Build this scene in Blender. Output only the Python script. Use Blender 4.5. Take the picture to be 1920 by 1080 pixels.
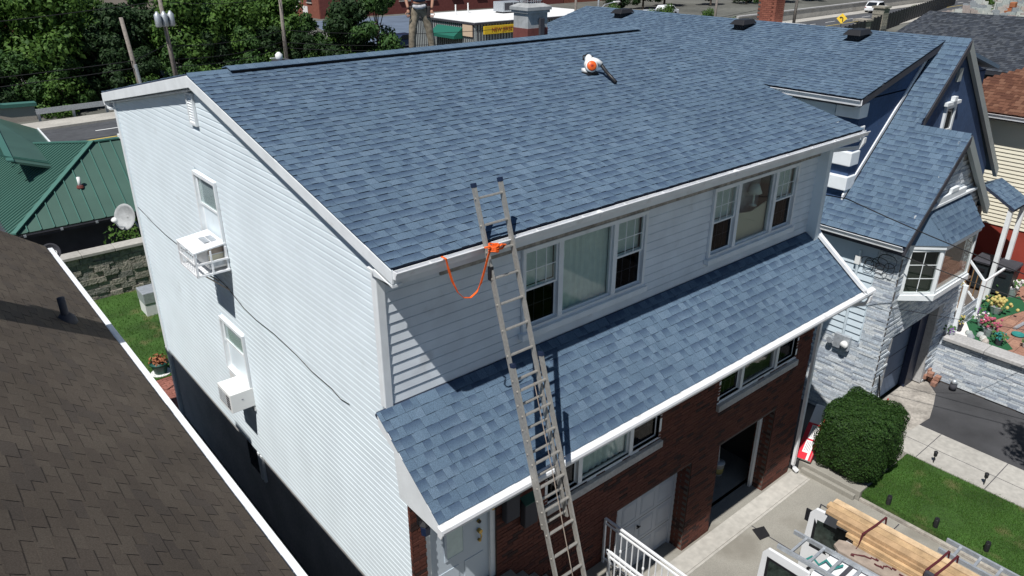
import bpy, math, random
from mathutils import Vector as V, Matrix
random.seed(11)
S = bpy.context.scene
for o in list(bpy.data.objects): bpy.data.objects.remove(o)
C = S.collection
R_ = math.radians
# ---------------------------------------------------------------- camera
CAM = V((-3.9373, -7.1228, 10.4075)); YAW, PIT, ROLL, FPX = 0.7012, 0.4319, 0.0023, 1414.5
fw = V((math.sin(YAW)*math.cos(PIT), math.cos(YAW)*math.cos(PIT), -math.sin(PIT)))
rt = V((math.cos(YAW), -math.sin(YAW), 0)); up = rt.cross(fw)
rt2 = rt*math.cos(ROLL)+up*math.sin(ROLL); up2 = up*math.cos(ROLL)-rt*math.sin(ROLL)
cd = bpy.data.cameras.new('camera'); cam = bpy.data.objects.new('camera', cd); C.objects.link(cam)
cam.matrix_world = Matrix.Translation(CAM) @ Matrix((rt2, up2, -fw)).transposed().to_4x4()
cd.sensor_width = 36; cd.lens = FPX*36/1920; cd.clip_end = 3000; cd.clip_start = .05
S.camera = cam
def uv_of(p):                      # used only to rank pieces by how large they show
    q = V(p)-CAM; d = q.dot(fw)
    return (960+FPX*q.dot(rt2)/d, 540-FPX*q.dot(up2)/d, d) if d > .1 else (-9999, -9999, 1)
# ---------------------------------------------------------------- sky and sun
SUN = V((1.22, .48, -2.18)).normalized()
el = math.asin(-SUN.z); az = math.atan2(-SUN.x, -SUN.y)
w = bpy.data.worlds.new('World'); S.world = w; w.use_nodes = True
wn = w.node_tree.nodes; sk = wn.new('ShaderNodeTexSky'); sk.sky_type = 'NISHITA'; sk.sun_disc = False
sk.sun_elevation = el; sk.sun_rotation = az; sk.air_density = 1.1; sk.dust_density = .1; sk.ozone_density = 4.0
w.node_tree.links.new(sk.outputs[0], wn['Background'].inputs[0]); wn['Background'].inputs[1].default_value = .05
sd = bpy.data.lights.new('sun', 'SUN'); sd.energy = 5.0; sd.angle = R_(.5); sd.color = (1, .98, .95)
so = bpy.data.objects.new('sun', sd); C.objects.link(so); so.rotation_euler = SUN.to_track_quat('-Z', 'Y').to_euler()
S.view_settings.view_transform = 'Standard'; S.view_settings.look = 'None'; S.view_settings.exposure = 0; S.view_settings.gamma = 1
S.render.engine = 'CYCLES'; S.cycles.max_bounces = 6; S.cycles.transparent_max_bounces = 8; S.cycles.caustics_reflective = False; S.cycles.caustics_refractive = False
# ---------------------------------------------------------------- materials
MATS = {}
def M(name, cols, rough=.8, ns=0, na=.15, ns2=0, na2=.2, bs=0, bd=.01, bst=.4, metal=0, spec=.35, soft=False, stain=None):
    """cols: one colour, or several picked per piece; ns/na fine grain, ns2/na2 broad wear, bs bump"""
    m = bpy.data.materials.new(name); m.use_nodes = True; nt = m.node_tree; N = nt.nodes; L = nt.links
    b = N['Principled BSDF']; b.inputs['Roughness'].default_value = rough; b.inputs['Metallic'].default_value = metal
    b.inputs['Specular IOR Level'].default_value = spec
    if isinstance(cols[0], (int, float)): cols = [cols]
    g = N.new('ShaderNodeNewGeometry'); src = None
    if len(cols) > 1:
        oi = N.new('ShaderNodeObjectInfo'); ad = N.new('ShaderNodeMath'); ad.operation = 'ADD'
        L.new(oi.outputs['Random'], ad.inputs[0]); L.new(g.outputs['Random Per Island'], ad.inputs[1])
        fr = N.new('ShaderNodeMath'); fr.operation = 'FRACT'; L.new(ad.outputs[0], fr.inputs[0])
        cr = N.new('ShaderNodeValToRGB'); cr.color_ramp.interpolation = 'LINEAR' if soft else 'CONSTANT'
        e = cr.color_ramp.elements
        while len(e) < len(cols): e.new(.5)
        for i, c in enumerate(cols):
            e[i].position = i/(len(cols)-1 if soft else len(cols)); e[i].color = (*c, 1)
        L.new(fr.outputs[0], cr.inputs[0]); src = cr.outputs[0]
    def mul(src, scale, amt, detail=3):
        n = N.new('ShaderNodeTexNoise'); n.inputs['Scale'].default_value = scale; n.inputs['Detail'].default_value = detail
        L.new(g.outputs['Position'], n.inputs['Vector'])
        mr = N.new('ShaderNodeMapRange'); mr.inputs['From Min'].default_value = .3; mr.inputs['From Max'].default_value = .7
        mr.inputs['To Min'].default_value = 1-amt; mr.inputs['To Max'].default_value = 1+amt; L.new(n.outputs['Fac'], mr.inputs['Value'])
        mx = N.new('ShaderNodeMix'); mx.data_type = 'RGBA'; mx.blend_type = 'MULTIPLY'; mx.inputs[0].default_value = 1
        if src is None: mx.inputs[6].default_value = (*cols[0], 1)
        else: L.new(src, mx.inputs[6])
        L.new(mr.outputs[0], mx.inputs[7]); return mx.outputs[2]
    if ns: src = mul(src, ns, na)
    if ns2: src = mul(src, ns2, na2, 5)
    if stain:                       # (colour, scale, threshold): blotches of dirt with a shape of their own
        n = N.new('ShaderNodeTexNoise'); n.inputs['Scale'].default_value = stain[1]; n.inputs['Detail'].default_value = 6
        L.new(g.outputs['Position'], n.inputs['Vector'])
        mr = N.new('ShaderNodeMapRange'); mr.inputs['From Min'].default_value = stain[2]; mr.inputs['From Max'].default_value = stain[2]+.15
        mr.inputs['To Max'].default_value = .75; L.new(n.outputs['Fac'], mr.inputs['Value'])
        mx = N.new('ShaderNodeMix'); mx.data_type = 'RGBA'
        L.new(mr.outputs[0], mx.inputs[0])
        if src is None: mx.inputs[6].default_value = (*cols[0], 1)
        else: L.new(src, mx.inputs[6])
        mx.inputs[7].default_value = (*stain[0], 1); src = mx.outputs[2]
    if src is None: b.inputs['Base Color'].default_value = (*cols[0], 1)
    else: L.new(src, b.inputs['Base Color'])
    if bs:
        n = N.new('ShaderNodeTexNoise'); n.inputs['Scale'].default_value = bs; n.inputs['Detail'].default_value = 4
        L.new(g.outputs['Position'], n.inputs['Vector'])
        bp = N.new('ShaderNodeBump'); bp.inputs['Strength'].default_value = bst; bp.inputs['Distance'].default_value = bd
        L.new(n.outputs['Fac'], bp.inputs['Height']); L.new(bp.outputs[0], b.inputs['Normal'])
    MATS[name] = m; return m
def glass(name, tint=(.9, .93, .92), refl=.03):
    m = bpy.data.materials.new(name); m.use_nodes = True; nt = m.node_tree; N = nt.nodes; L = nt.links
    for n in list(N):
        if n.type == 'BSDF_PRINCIPLED': N.remove(n)
    t = N.new('ShaderNodeBsdfTransparent'); t.inputs[0].default_value = (*tint, 1)
    gl = N.new('ShaderNodeBsdfGlossy'); gl.inputs['Roughness'].default_value = .03
    fz = N.new('ShaderNodeLayerWeight'); pw = N.new('ShaderNodeMath'); pw.operation = 'POWER'; pw.inputs[1].default_value = 4; L.new(fz.outputs['Facing'], pw.inputs[0])
    ad = N.new('ShaderNodeMath'); ad.operation = 'MULTIPLY_ADD'; ad.inputs[1].default_value = .8; ad.inputs[2].default_value = refl; L.new(pw.outputs[0], ad.inputs[0])
    mx = N.new('ShaderNodeMixShader'); L.new(ad.outputs[0], mx.inputs[0]); L.new(t.outputs[0], mx.inputs[1]); L.new(gl.outputs[0], mx.inputs[2])
    L.new(mx.outputs[0], N['Material Output'].inputs[0]); MATS[name] = m; return m
def leafmat(name, cols, trans=.25):
    m = M(name, cols, rough=.6, spec=.25, soft=True); b = m.node_tree.nodes['Principled BSDF']
    N = m.node_tree.nodes; L = m.node_tree.links
    tr = N.new('ShaderNodeBsdfTranslucent'); mx = N.new('ShaderNodeMixShader'); mx.inputs[0].default_value = trans
    if b.inputs['Base Color'].links: L.new(b.inputs['Base Color'].links[0].from_socket, tr.inputs[0])
    L.new(b.outputs[0], mx.inputs[1]); L.new(tr.outputs[0], mx.inputs[2]); L.new(mx.outputs[0], N['Material Output'].inputs[0]); return m
M('blue_shingle', [(.093, .142, .200), (.099, .15, .21), (.088, .135, .192), (.105, .157, .218), (.096, .146, .205), (.114, .167, .229), (.098, .148, .207), (.102, .153, .213)], .92, ns=95, na=.3, ns2=.7, na2=.08, bs=300, bd=.004, spec=.2)
M('blue_deck', (.03, .04, .07), .95)
M('brown_shingle', [(.09, .073, .058), (.095, .077, .061), (.084, .068, .055), (.1, .082, .065), (.091, .074, .059), (.08, .066, .055)], .95, ns=80, na=.22, ns2=.8, na2=.14, bs=250, bd=.004, spec=.15)
M('red_shingle', [(.12, .055, .035), (.15, .07, .045), (.1, .045, .03), (.17, .085, .055)], .95, ns=120, na=.3, spec=.15)
M('grey_shingle', [(.045, .052, .065), (.06, .068, .082), (.038, .043, .052), (.075, .083, .095)], .95, ns=120, na=.3, spec=.15)
M('white_siding', (.735, .815, .855), .5, ns2=1.3, na2=.05, spec=.3, stain=((.56, .61, .62), 1.7, .66))
M('front_siding', (.74, .79, .83), .5, ns2=2.2, na2=.09, spec=.3, stain=((.55, .57, .58), 2.3, .62))
M('white_trim', (.8, .83, .84), .45, ns2=3, na2=.07, spec=.35, stain=((.55, .54, .5), 3.1, .64))
M('white_metal', (.81, .82, .83), .35, ns2=4, na2=.07, spec=.5, stain=((.52, .5, .46), 4.3, .62))
M('dirty_trim', (.34, .31, .27), .7, ns=14, na=.3, ns2=3, na2=.3, stain=((.2, .17, .14), 5, .52))
M('black', (.012, .012, .015), .6); M('dark', (.03, .03, .035), .7); M('charcoal', (.05, .05, .06), .8, ns2=2, na2=.2)
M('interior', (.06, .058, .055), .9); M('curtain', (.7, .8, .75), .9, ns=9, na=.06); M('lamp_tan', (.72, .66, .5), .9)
glass('window_glass'); glass('screen', (.42, .42, .44), 0); M('dark_glass', (.015, .018, .022), .06, spec=.6)
M('brick', [(.125, .045, .032), (.112, .040, .029), (.135, .05, .036), (.12, .043, .031), (.085, .034, .027), (.128, .046, .033), (.118, .042, .03), (.05, .027, .024)], .85, ns=60, na=.22, bs=90, bd=.004, spec=.25)
M('mortar', (.12, .10, .088), .95, ns=50, na=.2); M('concrete', (.30, .285, .248), .9, ns=45, na=.12, ns2=.9, na2=.16, bs=60, bd=.003, stain=((.2, .185, .155), .9, .55))
M('old_concrete', (.36, .33, .29), .95, ns=14, na=.2, ns2=1.6, na2=.3, bs=20, bd=.01, stain=((.2, .18, .16), 2.2, .55))
M('foundation', (.42, .41, .4), .95, ns=18, na=.14, ns2=1.5, na2=.14)
M('asphalt', (.055, .055, .058), .95, ns=90, na=.3, ns2=1.2, na2=.25, bs=120, bd=.004); M('road_asphalt', (.075, .078, .085), .95, ns=3, na=.15, ns2=.3, na2=.15)
M('sidewalk', (.42, .4, .36), .95, ns=8, na=.12, ns2=.7, na2=.15); M('paint_white', (.75, .75, .73), .7); M('paint_yellow', (.65, .5, .1), .7)
M('ledger_stone', [(.58, .62, .65), (.48, .53, .58), (.40, .45, .51), (.63, .66, .68), (.33, .37, .43), (.54, .58, .62), (.60, .63, .64), (.45, .50, .55)], .85, ns=25, na=.2, bs=40, bd=.006)
M('stone_block', [(.3, .28, .23), (.26, .25, .21), (.34, .31, .26), (.22, .215, .19)], .95, ns=9, na=.3, bs=16, bd=.04, bst=.9)
M('blue_stucco', (.042, .08, .165), .85, ns=12, na=.12, ns2=1, na2=.14); M('blue_siding', (.55, .63, .68), .55, ns2=2, na2=.06)
M('cream_siding', (.72, .68, .55), .6, ns2=1, na2=.05); M('red_paint', (.28, .045, .03), .8, ns2=1.5, na2=.15)
M('green_metal', (.065, .128, .102), .45, ns2=.7, na2=.12, spec=.4, metal=.1); M('green_trim', (.06, .16, .13), .5)
M('aluminium', (.44, .42, .385), .5, ns=30, na=.12, metal=.55, spec=.5); M('galvanised', (.5, .53, .56), .45, ns=12, na=.15, metal=.5)
M('orange_strap', (.85, .13, .015), .6, ns=40, na=.15); M('orange_plastic', (.75, .12, .02), .4); M('white_plastic', (.8, .8, .78), .4); M('black_plastic', (.02, .02, .022), .45)
M('navy_plastic', (.015, .025, .06), .4)
M('lumber', [(.52, .35, .19), (.58, .4, .23), (.44, .29, .16), (.6, .43, .26), (.38, .26, .16)], .8, ns=5, na=.25, ns2=30, na2=.08); M('old_board', (.33, .27, .22), .9, ns=8, na=.2)
M('maroon_strap', (.09, .015, .02), .7); M('red_wrap', (.62, .02, .04), .35); M('wrap_white', (.78, .76, .74), .4); M('ink', (.12, .12, .16), .6)
M('van_white', (.78, .79, .8), .25, spec=.5, ns2=1.5, na2=.04); M('rubber', (.02, .02, .022), .8); M('van_glass', (.03, .042, .036), .12, ns=9, na=.5, spec=.6)
leafmat('hedge_leaf', [(.012, .035, .008), (.034, .085, .014), (.018, .05, .01), (.05, .105, .02), (.024, .06, .011)]); leafmat('tree_leaf_a', [(.02, .056, .017), (.065, .14, .032), (.03, .076, .02), (.095, .175, .05)]); leafmat('tree_leaf_b', [(.034, .085, .017), (.095, .18, .032), (.05, .11, .02)])
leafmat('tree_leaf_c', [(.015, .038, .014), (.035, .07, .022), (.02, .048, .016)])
leafmat('grass_blade', [(.034, .095, .012), (.065, .155, .02), (.046, .12, .015), (.095, .145, .03)])
M('lawn_soil', (.038, .088, .015), .95, ns=30, na=.4, ns2=1.1, na2=.35, stain=((.13, .12, .05), 1.7, .56))
M('soil', (.09, .075, .055), .95, ns=12, na=.3); M('bark', (.09, .07, .055), .95, ns=20, na=.3)
M('pole_wood', (.24, .21, .185), .9, ns=10, na=.25); M('ground', (.12, .12, .105), .95, ns=1.2, na=.2, ns2=.08, na2=.35)
M('far_brick', [(.22, .075, .05), (.2, .068, .046), (.245, .088, .058)], .9, ns=3, na=.15); M('far_brick_dark', (.17, .05, .042), .9, ns=3, na=.15)
M('beige_wall', (.42, .37, .31), .9, ns2=.4, na2=.1); M('white_roof', (.8, .8, .78), .7, ns2=.5, na2=.08); M('grey_metal', (.33, .36, .35), .55, ns2=1, na2=.1)
M('awning', (.012, .12, .085), .8); M('sign_yellow', (.75, .5, .03), .5); M('sign_tan', (.6, .45, .32), .7); M('sign_red', (.35, .03, .02), .6)
M('stucco', (.36, .37, .37), .9, ns=8, na=.15, ns2=1.5, na2=.15); M('chimney_red', (.16, .05, .042), .9, ns=8, na=.15)
M('lot_blue', (.13, .17, .23), .6, ns2=.4, na2=.2)
M('headstone', [(.42, .44, .42), (.34, .37, .36), (.5, .5, .47), (.36, .3, .28), (.28, .3, .32), (.45, .4, .36)], .8, ns=5, na=.15)
M('skin', (.36, .19, .125), .6); M('pants', (.23, .19, .135), .9, ns=16, na=.35, stain=((.5, .47, .42), 9, .62)); M('shirt', (.05, .075, .13), .9, ns=20, na=.3); M('grey_cloth', (.42, .42, .44), .9, ns=20, na=.3); M('leather', (.03, .025, .025), .7); M('boot', (.12, .085, .06), .8); M('hair', (.02, .015, .012), .8)
M('brass', (.5, .34, .1), .35, metal=.8); M('paver', [(.32, .17, .12), (.36, .2, .14), (.28, .15, .11)], .9, ns=20, na=.2); M('turf', (.018, .1, .04), .9, ns=60, na=.3)
M('pink', (.42, .09, .15), .6); M('yellow', (.55, .45, .16), .6); M('teal', (.03, .22, .2), .5); M('petal_white', (.75, .72, .7), .6); M('purple', (.2, .08, .3), .6); M('orange', (.34, .13, .06), .7); M('stem', (.05, .12, .03), .7)
M('pot_green', (.012, .07, .055), .5); M('wood_brown', (.28, .16, .07), .8, ns=10, na=.2); M('bin', (.022, .03, .035), .5)
M('red_brick_path', [(.26, .1, .075), (.3, .12, .09), (.22, .085, .065)], .9, ns=20, na=.2); M('cable', (.01, .01, .012), .6); M('door_paint', (.55, .62, .68), .45)
M('garage_paint', (.55, .58, .62), .5, ns2=2, na2=.06); M('neighbour_garage', (.11, .15, .22), .6, ns2=2, na2=.1)
# ---------------------------------------------------------------- mesh builder
class MB:
    def __init__(s): s.v = []; s.f = []
    def add(s, vs, fs):
        n = len(s.v); s.v += [tuple(p) for p in vs]; s.f += [tuple(i+n for i in f) for f in fs]; return s
    def box(s, x0, y0, z0, x1, y1, z1):
        return s.add([(x0,y0,z0),(x1,y0,z0),(x1,y1,z0),(x0,y1,z0),(x0,y0,z1),(x1,y0,z1),(x1,y1,z1),(x0,y1,z1)], BF)
    def obox(s, o, a, b, c):       # corner + three edge vectors
        o, a, b, c = V(o), V(a), V(b), V(c); return s.add([o, o+a, o+a+b, o+b, o+c, o+a+c, o+a+b+c, o+b+c], BF)
    def prism(s, pts, ext):        # planar polygon extruded by a vector
        ext = V(ext); n = len(pts); a = [V(p) for p in pts]
        return s.add(a+[p+ext for p in a], [tuple(range(n))[::-1], tuple(range(n, 2*n))]+[(i, (i+1) % n, n+(i+1) % n, n+i) for i in range(n)])
    def cyl(s, p0, p1, r0, r1=None, n=10, cap=True):
        p0, p1 = V(p0), V(p1); r1 = r0 if r1 is None else r1; d = (p1-p0).normalized()
        a = d.orthogonal().normalized(); b = d.cross(a); vs = []
        for p, r in ((p0, r0), (p1, r1)):
            for i in range(n):
                t = 2*math.pi*i/n; vs.append(p+a*math.cos(t)*r+b*math.sin(t)*r)
        fs = [(i, (i+1) % n, n+(i+1) % n, n+i) for i in range(n)]
        if cap: fs += [tuple(range(n))[::-1], tuple(range(n, 2*n))]
        return s.add(vs, fs)
    def tube(s, pts, r, n=6, sq=None):   # follows a path; sq=(w,h) gives a rectangular pipe
        pts = [V(p) for p in pts]; vs = []; k = len(pts); n = 4 if sq else n
        up0 = V((0, 0, 1))
        for i, p in enumerate(pts):
            d = (pts[min(i+1, k-1)]-pts[max(i-1, 0)]).normalized()
            a = d.cross(up0 if abs(d.z) < .9 else V((0, 1, 0))).normalized(); b = a.cross(d)
            if sq: vs += [p+a*sq[0]/2*x+b*sq[1]/2*y for x, y in ((1, 1), (-1, 1), (-1, -1), (1, -1))]
            else:
                for j in range(n):
                    t = 2*math.pi*j/n; vs.append(p+a*math.cos(t)*r+b*math.sin(t)*r)
        fs = [(i*n+j, i*n+(j+1) % n, (i+1)*n+(j+1) % n, (i+1)*n+j) for i in range(k-1) for j in range(n)]
        fs += [tuple(range(n))[::-1], tuple(range((k-1)*n, k*n))]
        return s.add(vs, fs)
    def lathe(s, prof, c=(0, 0, 0), n=14):   # profile (r,z) about a vertical axis
        c = V(c); vs = []; k = len(prof)
        for r, z in prof:
            for j in range(n):
                t = 2*math.pi*j/n; vs.append(c+V((r*math.cos(t), r*math.sin(t), z)))
        return s.add(vs, [(i*n+j, i*n+(j+1) % n, (i+1)*n+(j+1) % n, (i+1)*n+j) for i in range(k-1) for j in range(n)]+[tuple(range(n))[::-1], tuple(range((k-1)*n, k*n))])
    def ball(s, c, r, n=10, m=6, j=0):
        c = V(c); r = V(r) if not isinstance(r, (int, float)) else V((r, r, r)); vs = [c-V((0, 0, r.z))]
        for i in range(1, m):
            t = -math.pi/2+math.pi*i/m
            for k in range(n):
                p = 2*math.pi*k/n; q = 1+random.uniform(-j, j)
                vs.append(c+V((r.x*math.cos(t)*math.cos(p)*q, r.y*math.cos(t)*math.sin(p)*q, r.z*math.sin(t)*q)))
        vs.append(c+V((0, 0, r.z))); fs = [(0, 1+(k+1) % n, 1+k) for k in range(n)]
        for i in range(m-2):
            for k in range(n): fs.append((1+i*n+k, 1+i*n+(k+1) % n, 1+(i+1)*n+(k+1) % n, 1+(i+1)*n+k))
        e = len(vs)-1; fs += [(e, 1+(m-2)*n+k, 1+(m-2)*n+(k+1) % n) for k in range(n)]
        return s.add(vs, fs)
    def mesh(s, name):
        me = bpy.data.meshes.new(name); me.from_pydata(s.v, [], s.f); me.update(); return me
    def build(s, name, mat, parent=None, smooth=False, kind=None, bevel=0, label=None):
        me = s.mesh(name); o = bpy.data.objects.new(name, me); C.objects.link(o)
        me.materials.append(MATS[mat])
        if smooth:
            for p in me.polygons: p.use_smooth = True
        if bevel:
            b = o.modifiers.new('bevel', 'BEVEL'); b.width = bevel; b.segments = 2; b.limit_method = 'ANGLE'
        if parent is not None:
            o.parent = parent
            if parent.type == 'EMPTY': o.matrix_parent_inverse = Matrix.Translation(-V(parent['base'])) if 'base' in parent else Matrix()
        if kind: o['kind'] = kind
        if label: o['label'] = label
        return o
def shade_bands(m, amt=.6):
    """darker granule band printed on the upper part of about half of the laminated tabs"""
    nt = m.node_tree; N = nt.nodes; L = nt.links; b = N['Principled BSDF']; src = b.inputs['Base Color'].links[0].from_socket
    fr = [n for n in N if n.type == 'MATH' and n.operation == 'FRACT'][0]
    ml = N.new('ShaderNodeMath'); ml.operation = 'MULTIPLY'; ml.inputs[1].default_value = 17.3; L.new(fr.outputs[0], ml.inputs[0])
    f2 = N.new('ShaderNodeMath'); f2.operation = 'FRACT'; L.new(ml.outputs[0], f2.inputs[0])
    gt = N.new('ShaderNodeMath'); gt.operation = 'GREATER_THAN'; gt.inputs[1].default_value = .5; L.new(f2.outputs[0], gt.inputs[0])
    uv = N.new('ShaderNodeUVMap'); sp = N.new('ShaderNodeSeparateXYZ'); L.new(uv.outputs[0], sp.inputs[0])
    mr = N.new('ShaderNodeMapRange'); mr.inputs['From Min'].default_value = .08; mr.inputs['From Max'].default_value = .7; mr.inputs['To Max'].default_value = amt; L.new(sp.outputs['Y'], mr.inputs['Value'])
    mu = N.new('ShaderNodeMath'); mu.operation = 'MULTIPLY'; L.new(gt.outputs[0], mu.inputs[0]); L.new(mr.outputs[0], mu.inputs[1])
    mx = N.new('ShaderNodeMix'); mx.data_type = 'RGBA'; L.new(mu.outputs[0], mx.inputs[0]); L.new(src, mx.inputs[6]); mx.inputs[7].default_value = (.028, .05, .10, 1)
    L.new(mx.outputs[2], b.inputs['Base Color'])
def dark_tab_edges(m):
    """dark line painted along the lower edge of each old tab"""
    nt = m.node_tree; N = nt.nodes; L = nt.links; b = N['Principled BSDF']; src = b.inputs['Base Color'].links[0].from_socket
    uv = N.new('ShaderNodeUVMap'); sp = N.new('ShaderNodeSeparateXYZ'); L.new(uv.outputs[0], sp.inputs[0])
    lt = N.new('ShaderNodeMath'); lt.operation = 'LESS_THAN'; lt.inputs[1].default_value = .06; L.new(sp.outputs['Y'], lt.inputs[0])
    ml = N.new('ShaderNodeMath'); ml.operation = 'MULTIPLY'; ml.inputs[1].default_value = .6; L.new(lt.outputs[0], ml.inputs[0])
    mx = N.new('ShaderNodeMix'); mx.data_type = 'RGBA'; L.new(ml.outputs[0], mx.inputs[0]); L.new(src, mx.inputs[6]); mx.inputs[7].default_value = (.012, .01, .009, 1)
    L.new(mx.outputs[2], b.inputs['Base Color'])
dark_tab_edges(MATS['brown_shingle'])
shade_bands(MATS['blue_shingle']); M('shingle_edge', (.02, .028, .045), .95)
def dress(me, unit, mat):
    nv = len(unit[0]); uvl = me.uv_layers.new(name='UVMap'); idx = [0]*len(me.loops); me.loops.foreach_get('vertex_index', idx)
    fl = []
    for i in idx: q = unit[0][i % nv]; fl += [q[0], q[1]]
    uvl.data.foreach_set('uv', fl); me.materials.append(MATS[mat])
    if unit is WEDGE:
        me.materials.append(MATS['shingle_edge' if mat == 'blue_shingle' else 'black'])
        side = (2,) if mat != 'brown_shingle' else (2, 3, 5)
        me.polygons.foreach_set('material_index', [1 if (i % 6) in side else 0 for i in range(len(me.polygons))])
BF = [(0,3,2,1), (4,5,6,7), (0,1,5,4), (1,2,6,5), (2,3,7,6), (3,0,4,7)]
def tag(o, label, cat, group=None):
    o['label'] = label; o['category'] = cat
    if group: o['group'] = group
    return o
def thing(name, label, cat, base, group=None, local=False, rz=0):
    """Empty at the base; children are built in world coordinates unless local"""
    o = bpy.data.objects.new(name, None); C.objects.link(o); o.location = base; o.empty_display_size = .1
    if local: o.rotation_euler.z = rz
    else: o['base'] = list(base)
    return tag(o, label, cat, group)
def copy_tree(o, loc, rz=0, label=None, parent=None):
    c = o.copy(); C.objects.link(c); c.location = loc; c.rotation_euler.z = rz
    if label: c['label'] = label
    def kids(src, dst):
        for ch in list(src.children):
            d = ch.copy(); C.objects.link(d); d.parent = dst; kids(ch, d)
    kids(o, c); return c
WEDGE = ([(0,0,-.4),(1,0,-.4),(1,1,-.4),(0,1,-.4),(0,0,1),(1,0,1),(1,1,.15),(0,1,.15)], BF)
BLOCK = ([(0,0,0),(1,0,0),(1,1,0),(0,1,0),(0,0,1),(1,0,1),(1,1,1),(0,1,1)], BF)
def pieces(part, name, mats, mat, unit=WEDGE, nind=300, field=None):
    """mats: 4x4 placements of a unit piece.  The nind that show largest become objects, the rest one joined part."""
    r = []
    for m in mats:
        c = m @ V((.5, .5, .5)); u, v, d = uv_of(c); vis = -30 < u < 1950 and -30 < v < 1110
        area = (m.col[0].to_3d().length*max(m.col[1].to_3d().length, m.col[2].to_3d().length))/d**2
        r.append((0 if vis else 1, -area, m))
    r.sort(key=lambda t: t[:2]); me = bpy.data.meshes.new(name); me.from_pydata(unit[0], [], unit[1]); dress(me, unit, mat)
    for i, (vis, a, m) in enumerate(r):
        if i >= nind or vis: break
        o = bpy.data.objects.new(name, me); C.objects.link(o); o.parent = part; o.matrix_basis = m
    else: i = len(r)
    rest = r[i:]
    if rest:
        b = MB()
        for _, _, m in rest: b.add([m @ V(p) for p in unit[0]], unit[1])
        fo = b.build(field or name+'_field', mat, part, kind='stuff'); fo.data.materials.clear(); dress(fo.data, unit, mat)
def frame(o, a, b, c):
    m = Matrix.Identity(4)
    for i, q in enumerate((a, b, c)): m[0][i], m[1][i], m[2][i] = q
    m[0][3], m[1][3], m[2][3] = o; return m
def shingle_mats(O, U, W_, L_, Vv, exp=.143, widths=(.07, .18), th=(.008, .014), clip=None, tab=None):
    O, U, Vv = V(O), V(U).normalized(), V(Vv).normalized(); Nn = U.cross(Vv); out = []; r = 0
    while r*exp < L_-.02:
        y = r*exp; x0, x1 = clip(y) if clip else (0, W_); ln = min(exp*1.25, L_-y)
        x = x0-random.uniform(0, widths[1]); hi = random.random() < .5
        if tab: x = x0-tab*((r*.38) % 1)-random.uniform(0, .05)
        while x < x1-.01:
            wd = tab if tab else random.uniform(*widths); a, b = max(x, x0), min(x+wd, x1); x += wd; hi = not hi
            if b-a < .02: continue
            t = th[1] if hi else th[0]; t *= random.uniform(.85, 1.15)
            j = random.uniform(-.003, .003)
            gp = .0035 if tab else .0012
            out.append(frame(O+U*(a+gp)+Vv*(y+j)+Nn*.002, U*(b-a-2*gp), Vv*ln, Nn*t))
        r += 1
    return out
def holed(x0, x1, z0, z1, holes):
    """cells of a rectangle left over between holes (x0,x1,z0,z1)"""
    xs = sorted({x0, x1, *[h[0] for h in holes], *[h[1] for h in holes]}); xs = [x for x in xs if x0 <= x <= x1]; out = []
    for a, b in zip(xs, xs[1:]):
        cut = sorted((max(h[2], z0), min(h[3], z1)) for h in holes if h[0] < b-1e-6 and h[1] > a+1e-6); z = z0
        for c0, c1 in cut:
            if c0 > z+1e-6: out.append((a, b, z, c0))
            z = max(z, c1)
        if z1 > z+1e-6: out.append((a, b, z, z1))
    return out
def spans(a, b, cuts):
    out = []; p = a
    for c0, c1 in sorted(cuts):
        if c0 > p: out.append((p, min(c0, b)))
        p = max(p, c1)
    if p < b: out.append((p, b))
    return [s for s in out if s[1]-s[0] > .01]
def text_mesh(name, txt, size, mat, M4, parent, depth=.004):
    cu = bpy.data.curves.new(name, 'FONT'); cu.body = txt; cu.size = size; cu.extrude = depth; cu.align_x = 'CENTER'; cu.align_y = 'CENTER'
    t = bpy.data.objects.new(name, cu); C.objects.link(t)
    me = bpy.data.meshes.new_from_object(t.evaluated_get(bpy.context.evaluated_depsgraph_get())); bpy.data.objects.remove(t)
    me.transform(M4); me.materials.clear(); me.materials.append(MATS[mat])
    o = bpy.data.objects.new(name, me); C.objects.link(o); o.parent = parent
    if parent.type == 'EMPTY' and 'base' in parent: o.matrix_parent_inverse = Matrix.Translation(-V(parent['base']))
    return o
def cable_pts(a, b, sag, n=14):
    a, b = V(a), V(b); return [a.lerp(b, i/n)-V((0, 0, sag*4*(i/n)*(1-i/n))) for i in range(n+1)]
# ================================================================ the setting: ground
def struct(name, mb, mat, bevel=0):
    o = mb.build(name, mat, bevel=bevel); o['kind'] = 'structure'; return o
struct('ground', MB().add([(-1500,-1500,-1.05),(1500,-1500,-1.05),(1500,1500,-1.05),(-1500,1500,-1.05)], [(0,1,2,3)]), 'ground')
struct('driveway', MB().box(1.0,-14,-1.0,10.45,.05,-.85), 'concrete')
struct('driveway_joint', MB().box(1.0,-2.92,-.86,10.4,-2.9,-.846).box(7.95,-12,-.86,7.97,-.9,-.8455), 'charcoal')
struct('garage_apron', MB().box(4.0,-.86,-.86,10.3,-.47,-.842).box(4.0,-.92,-.86,10.3,-.87,-.8425), 'sidewalk')
struct('side_step', MB().box(10.46,-1.98,-.95,11.35,-.5,-.62).box(10.36,-1.9,-.95,10.455,-.62,-.72).box(11.36,-.9,-.95,12.85,-.5,-.62), 'concrete', .012)
struct('side_passage', MB().box(10.3,-.495,-.95,12.88,12,-.6), 'asphalt')
lw = struct('lawn', MB().box(10.55,-12,-.95,12.7,-1.99,-.66), 'lawn_soil')
struct('lawn_edge', MB().box(10.46,-12,-.95,10.54,-1.99,-.79), 'old_concrete')
struct('path', MB().box(12.705,-12,-.95,14.1,-.9,-.64), 'sidewalk')
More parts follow.
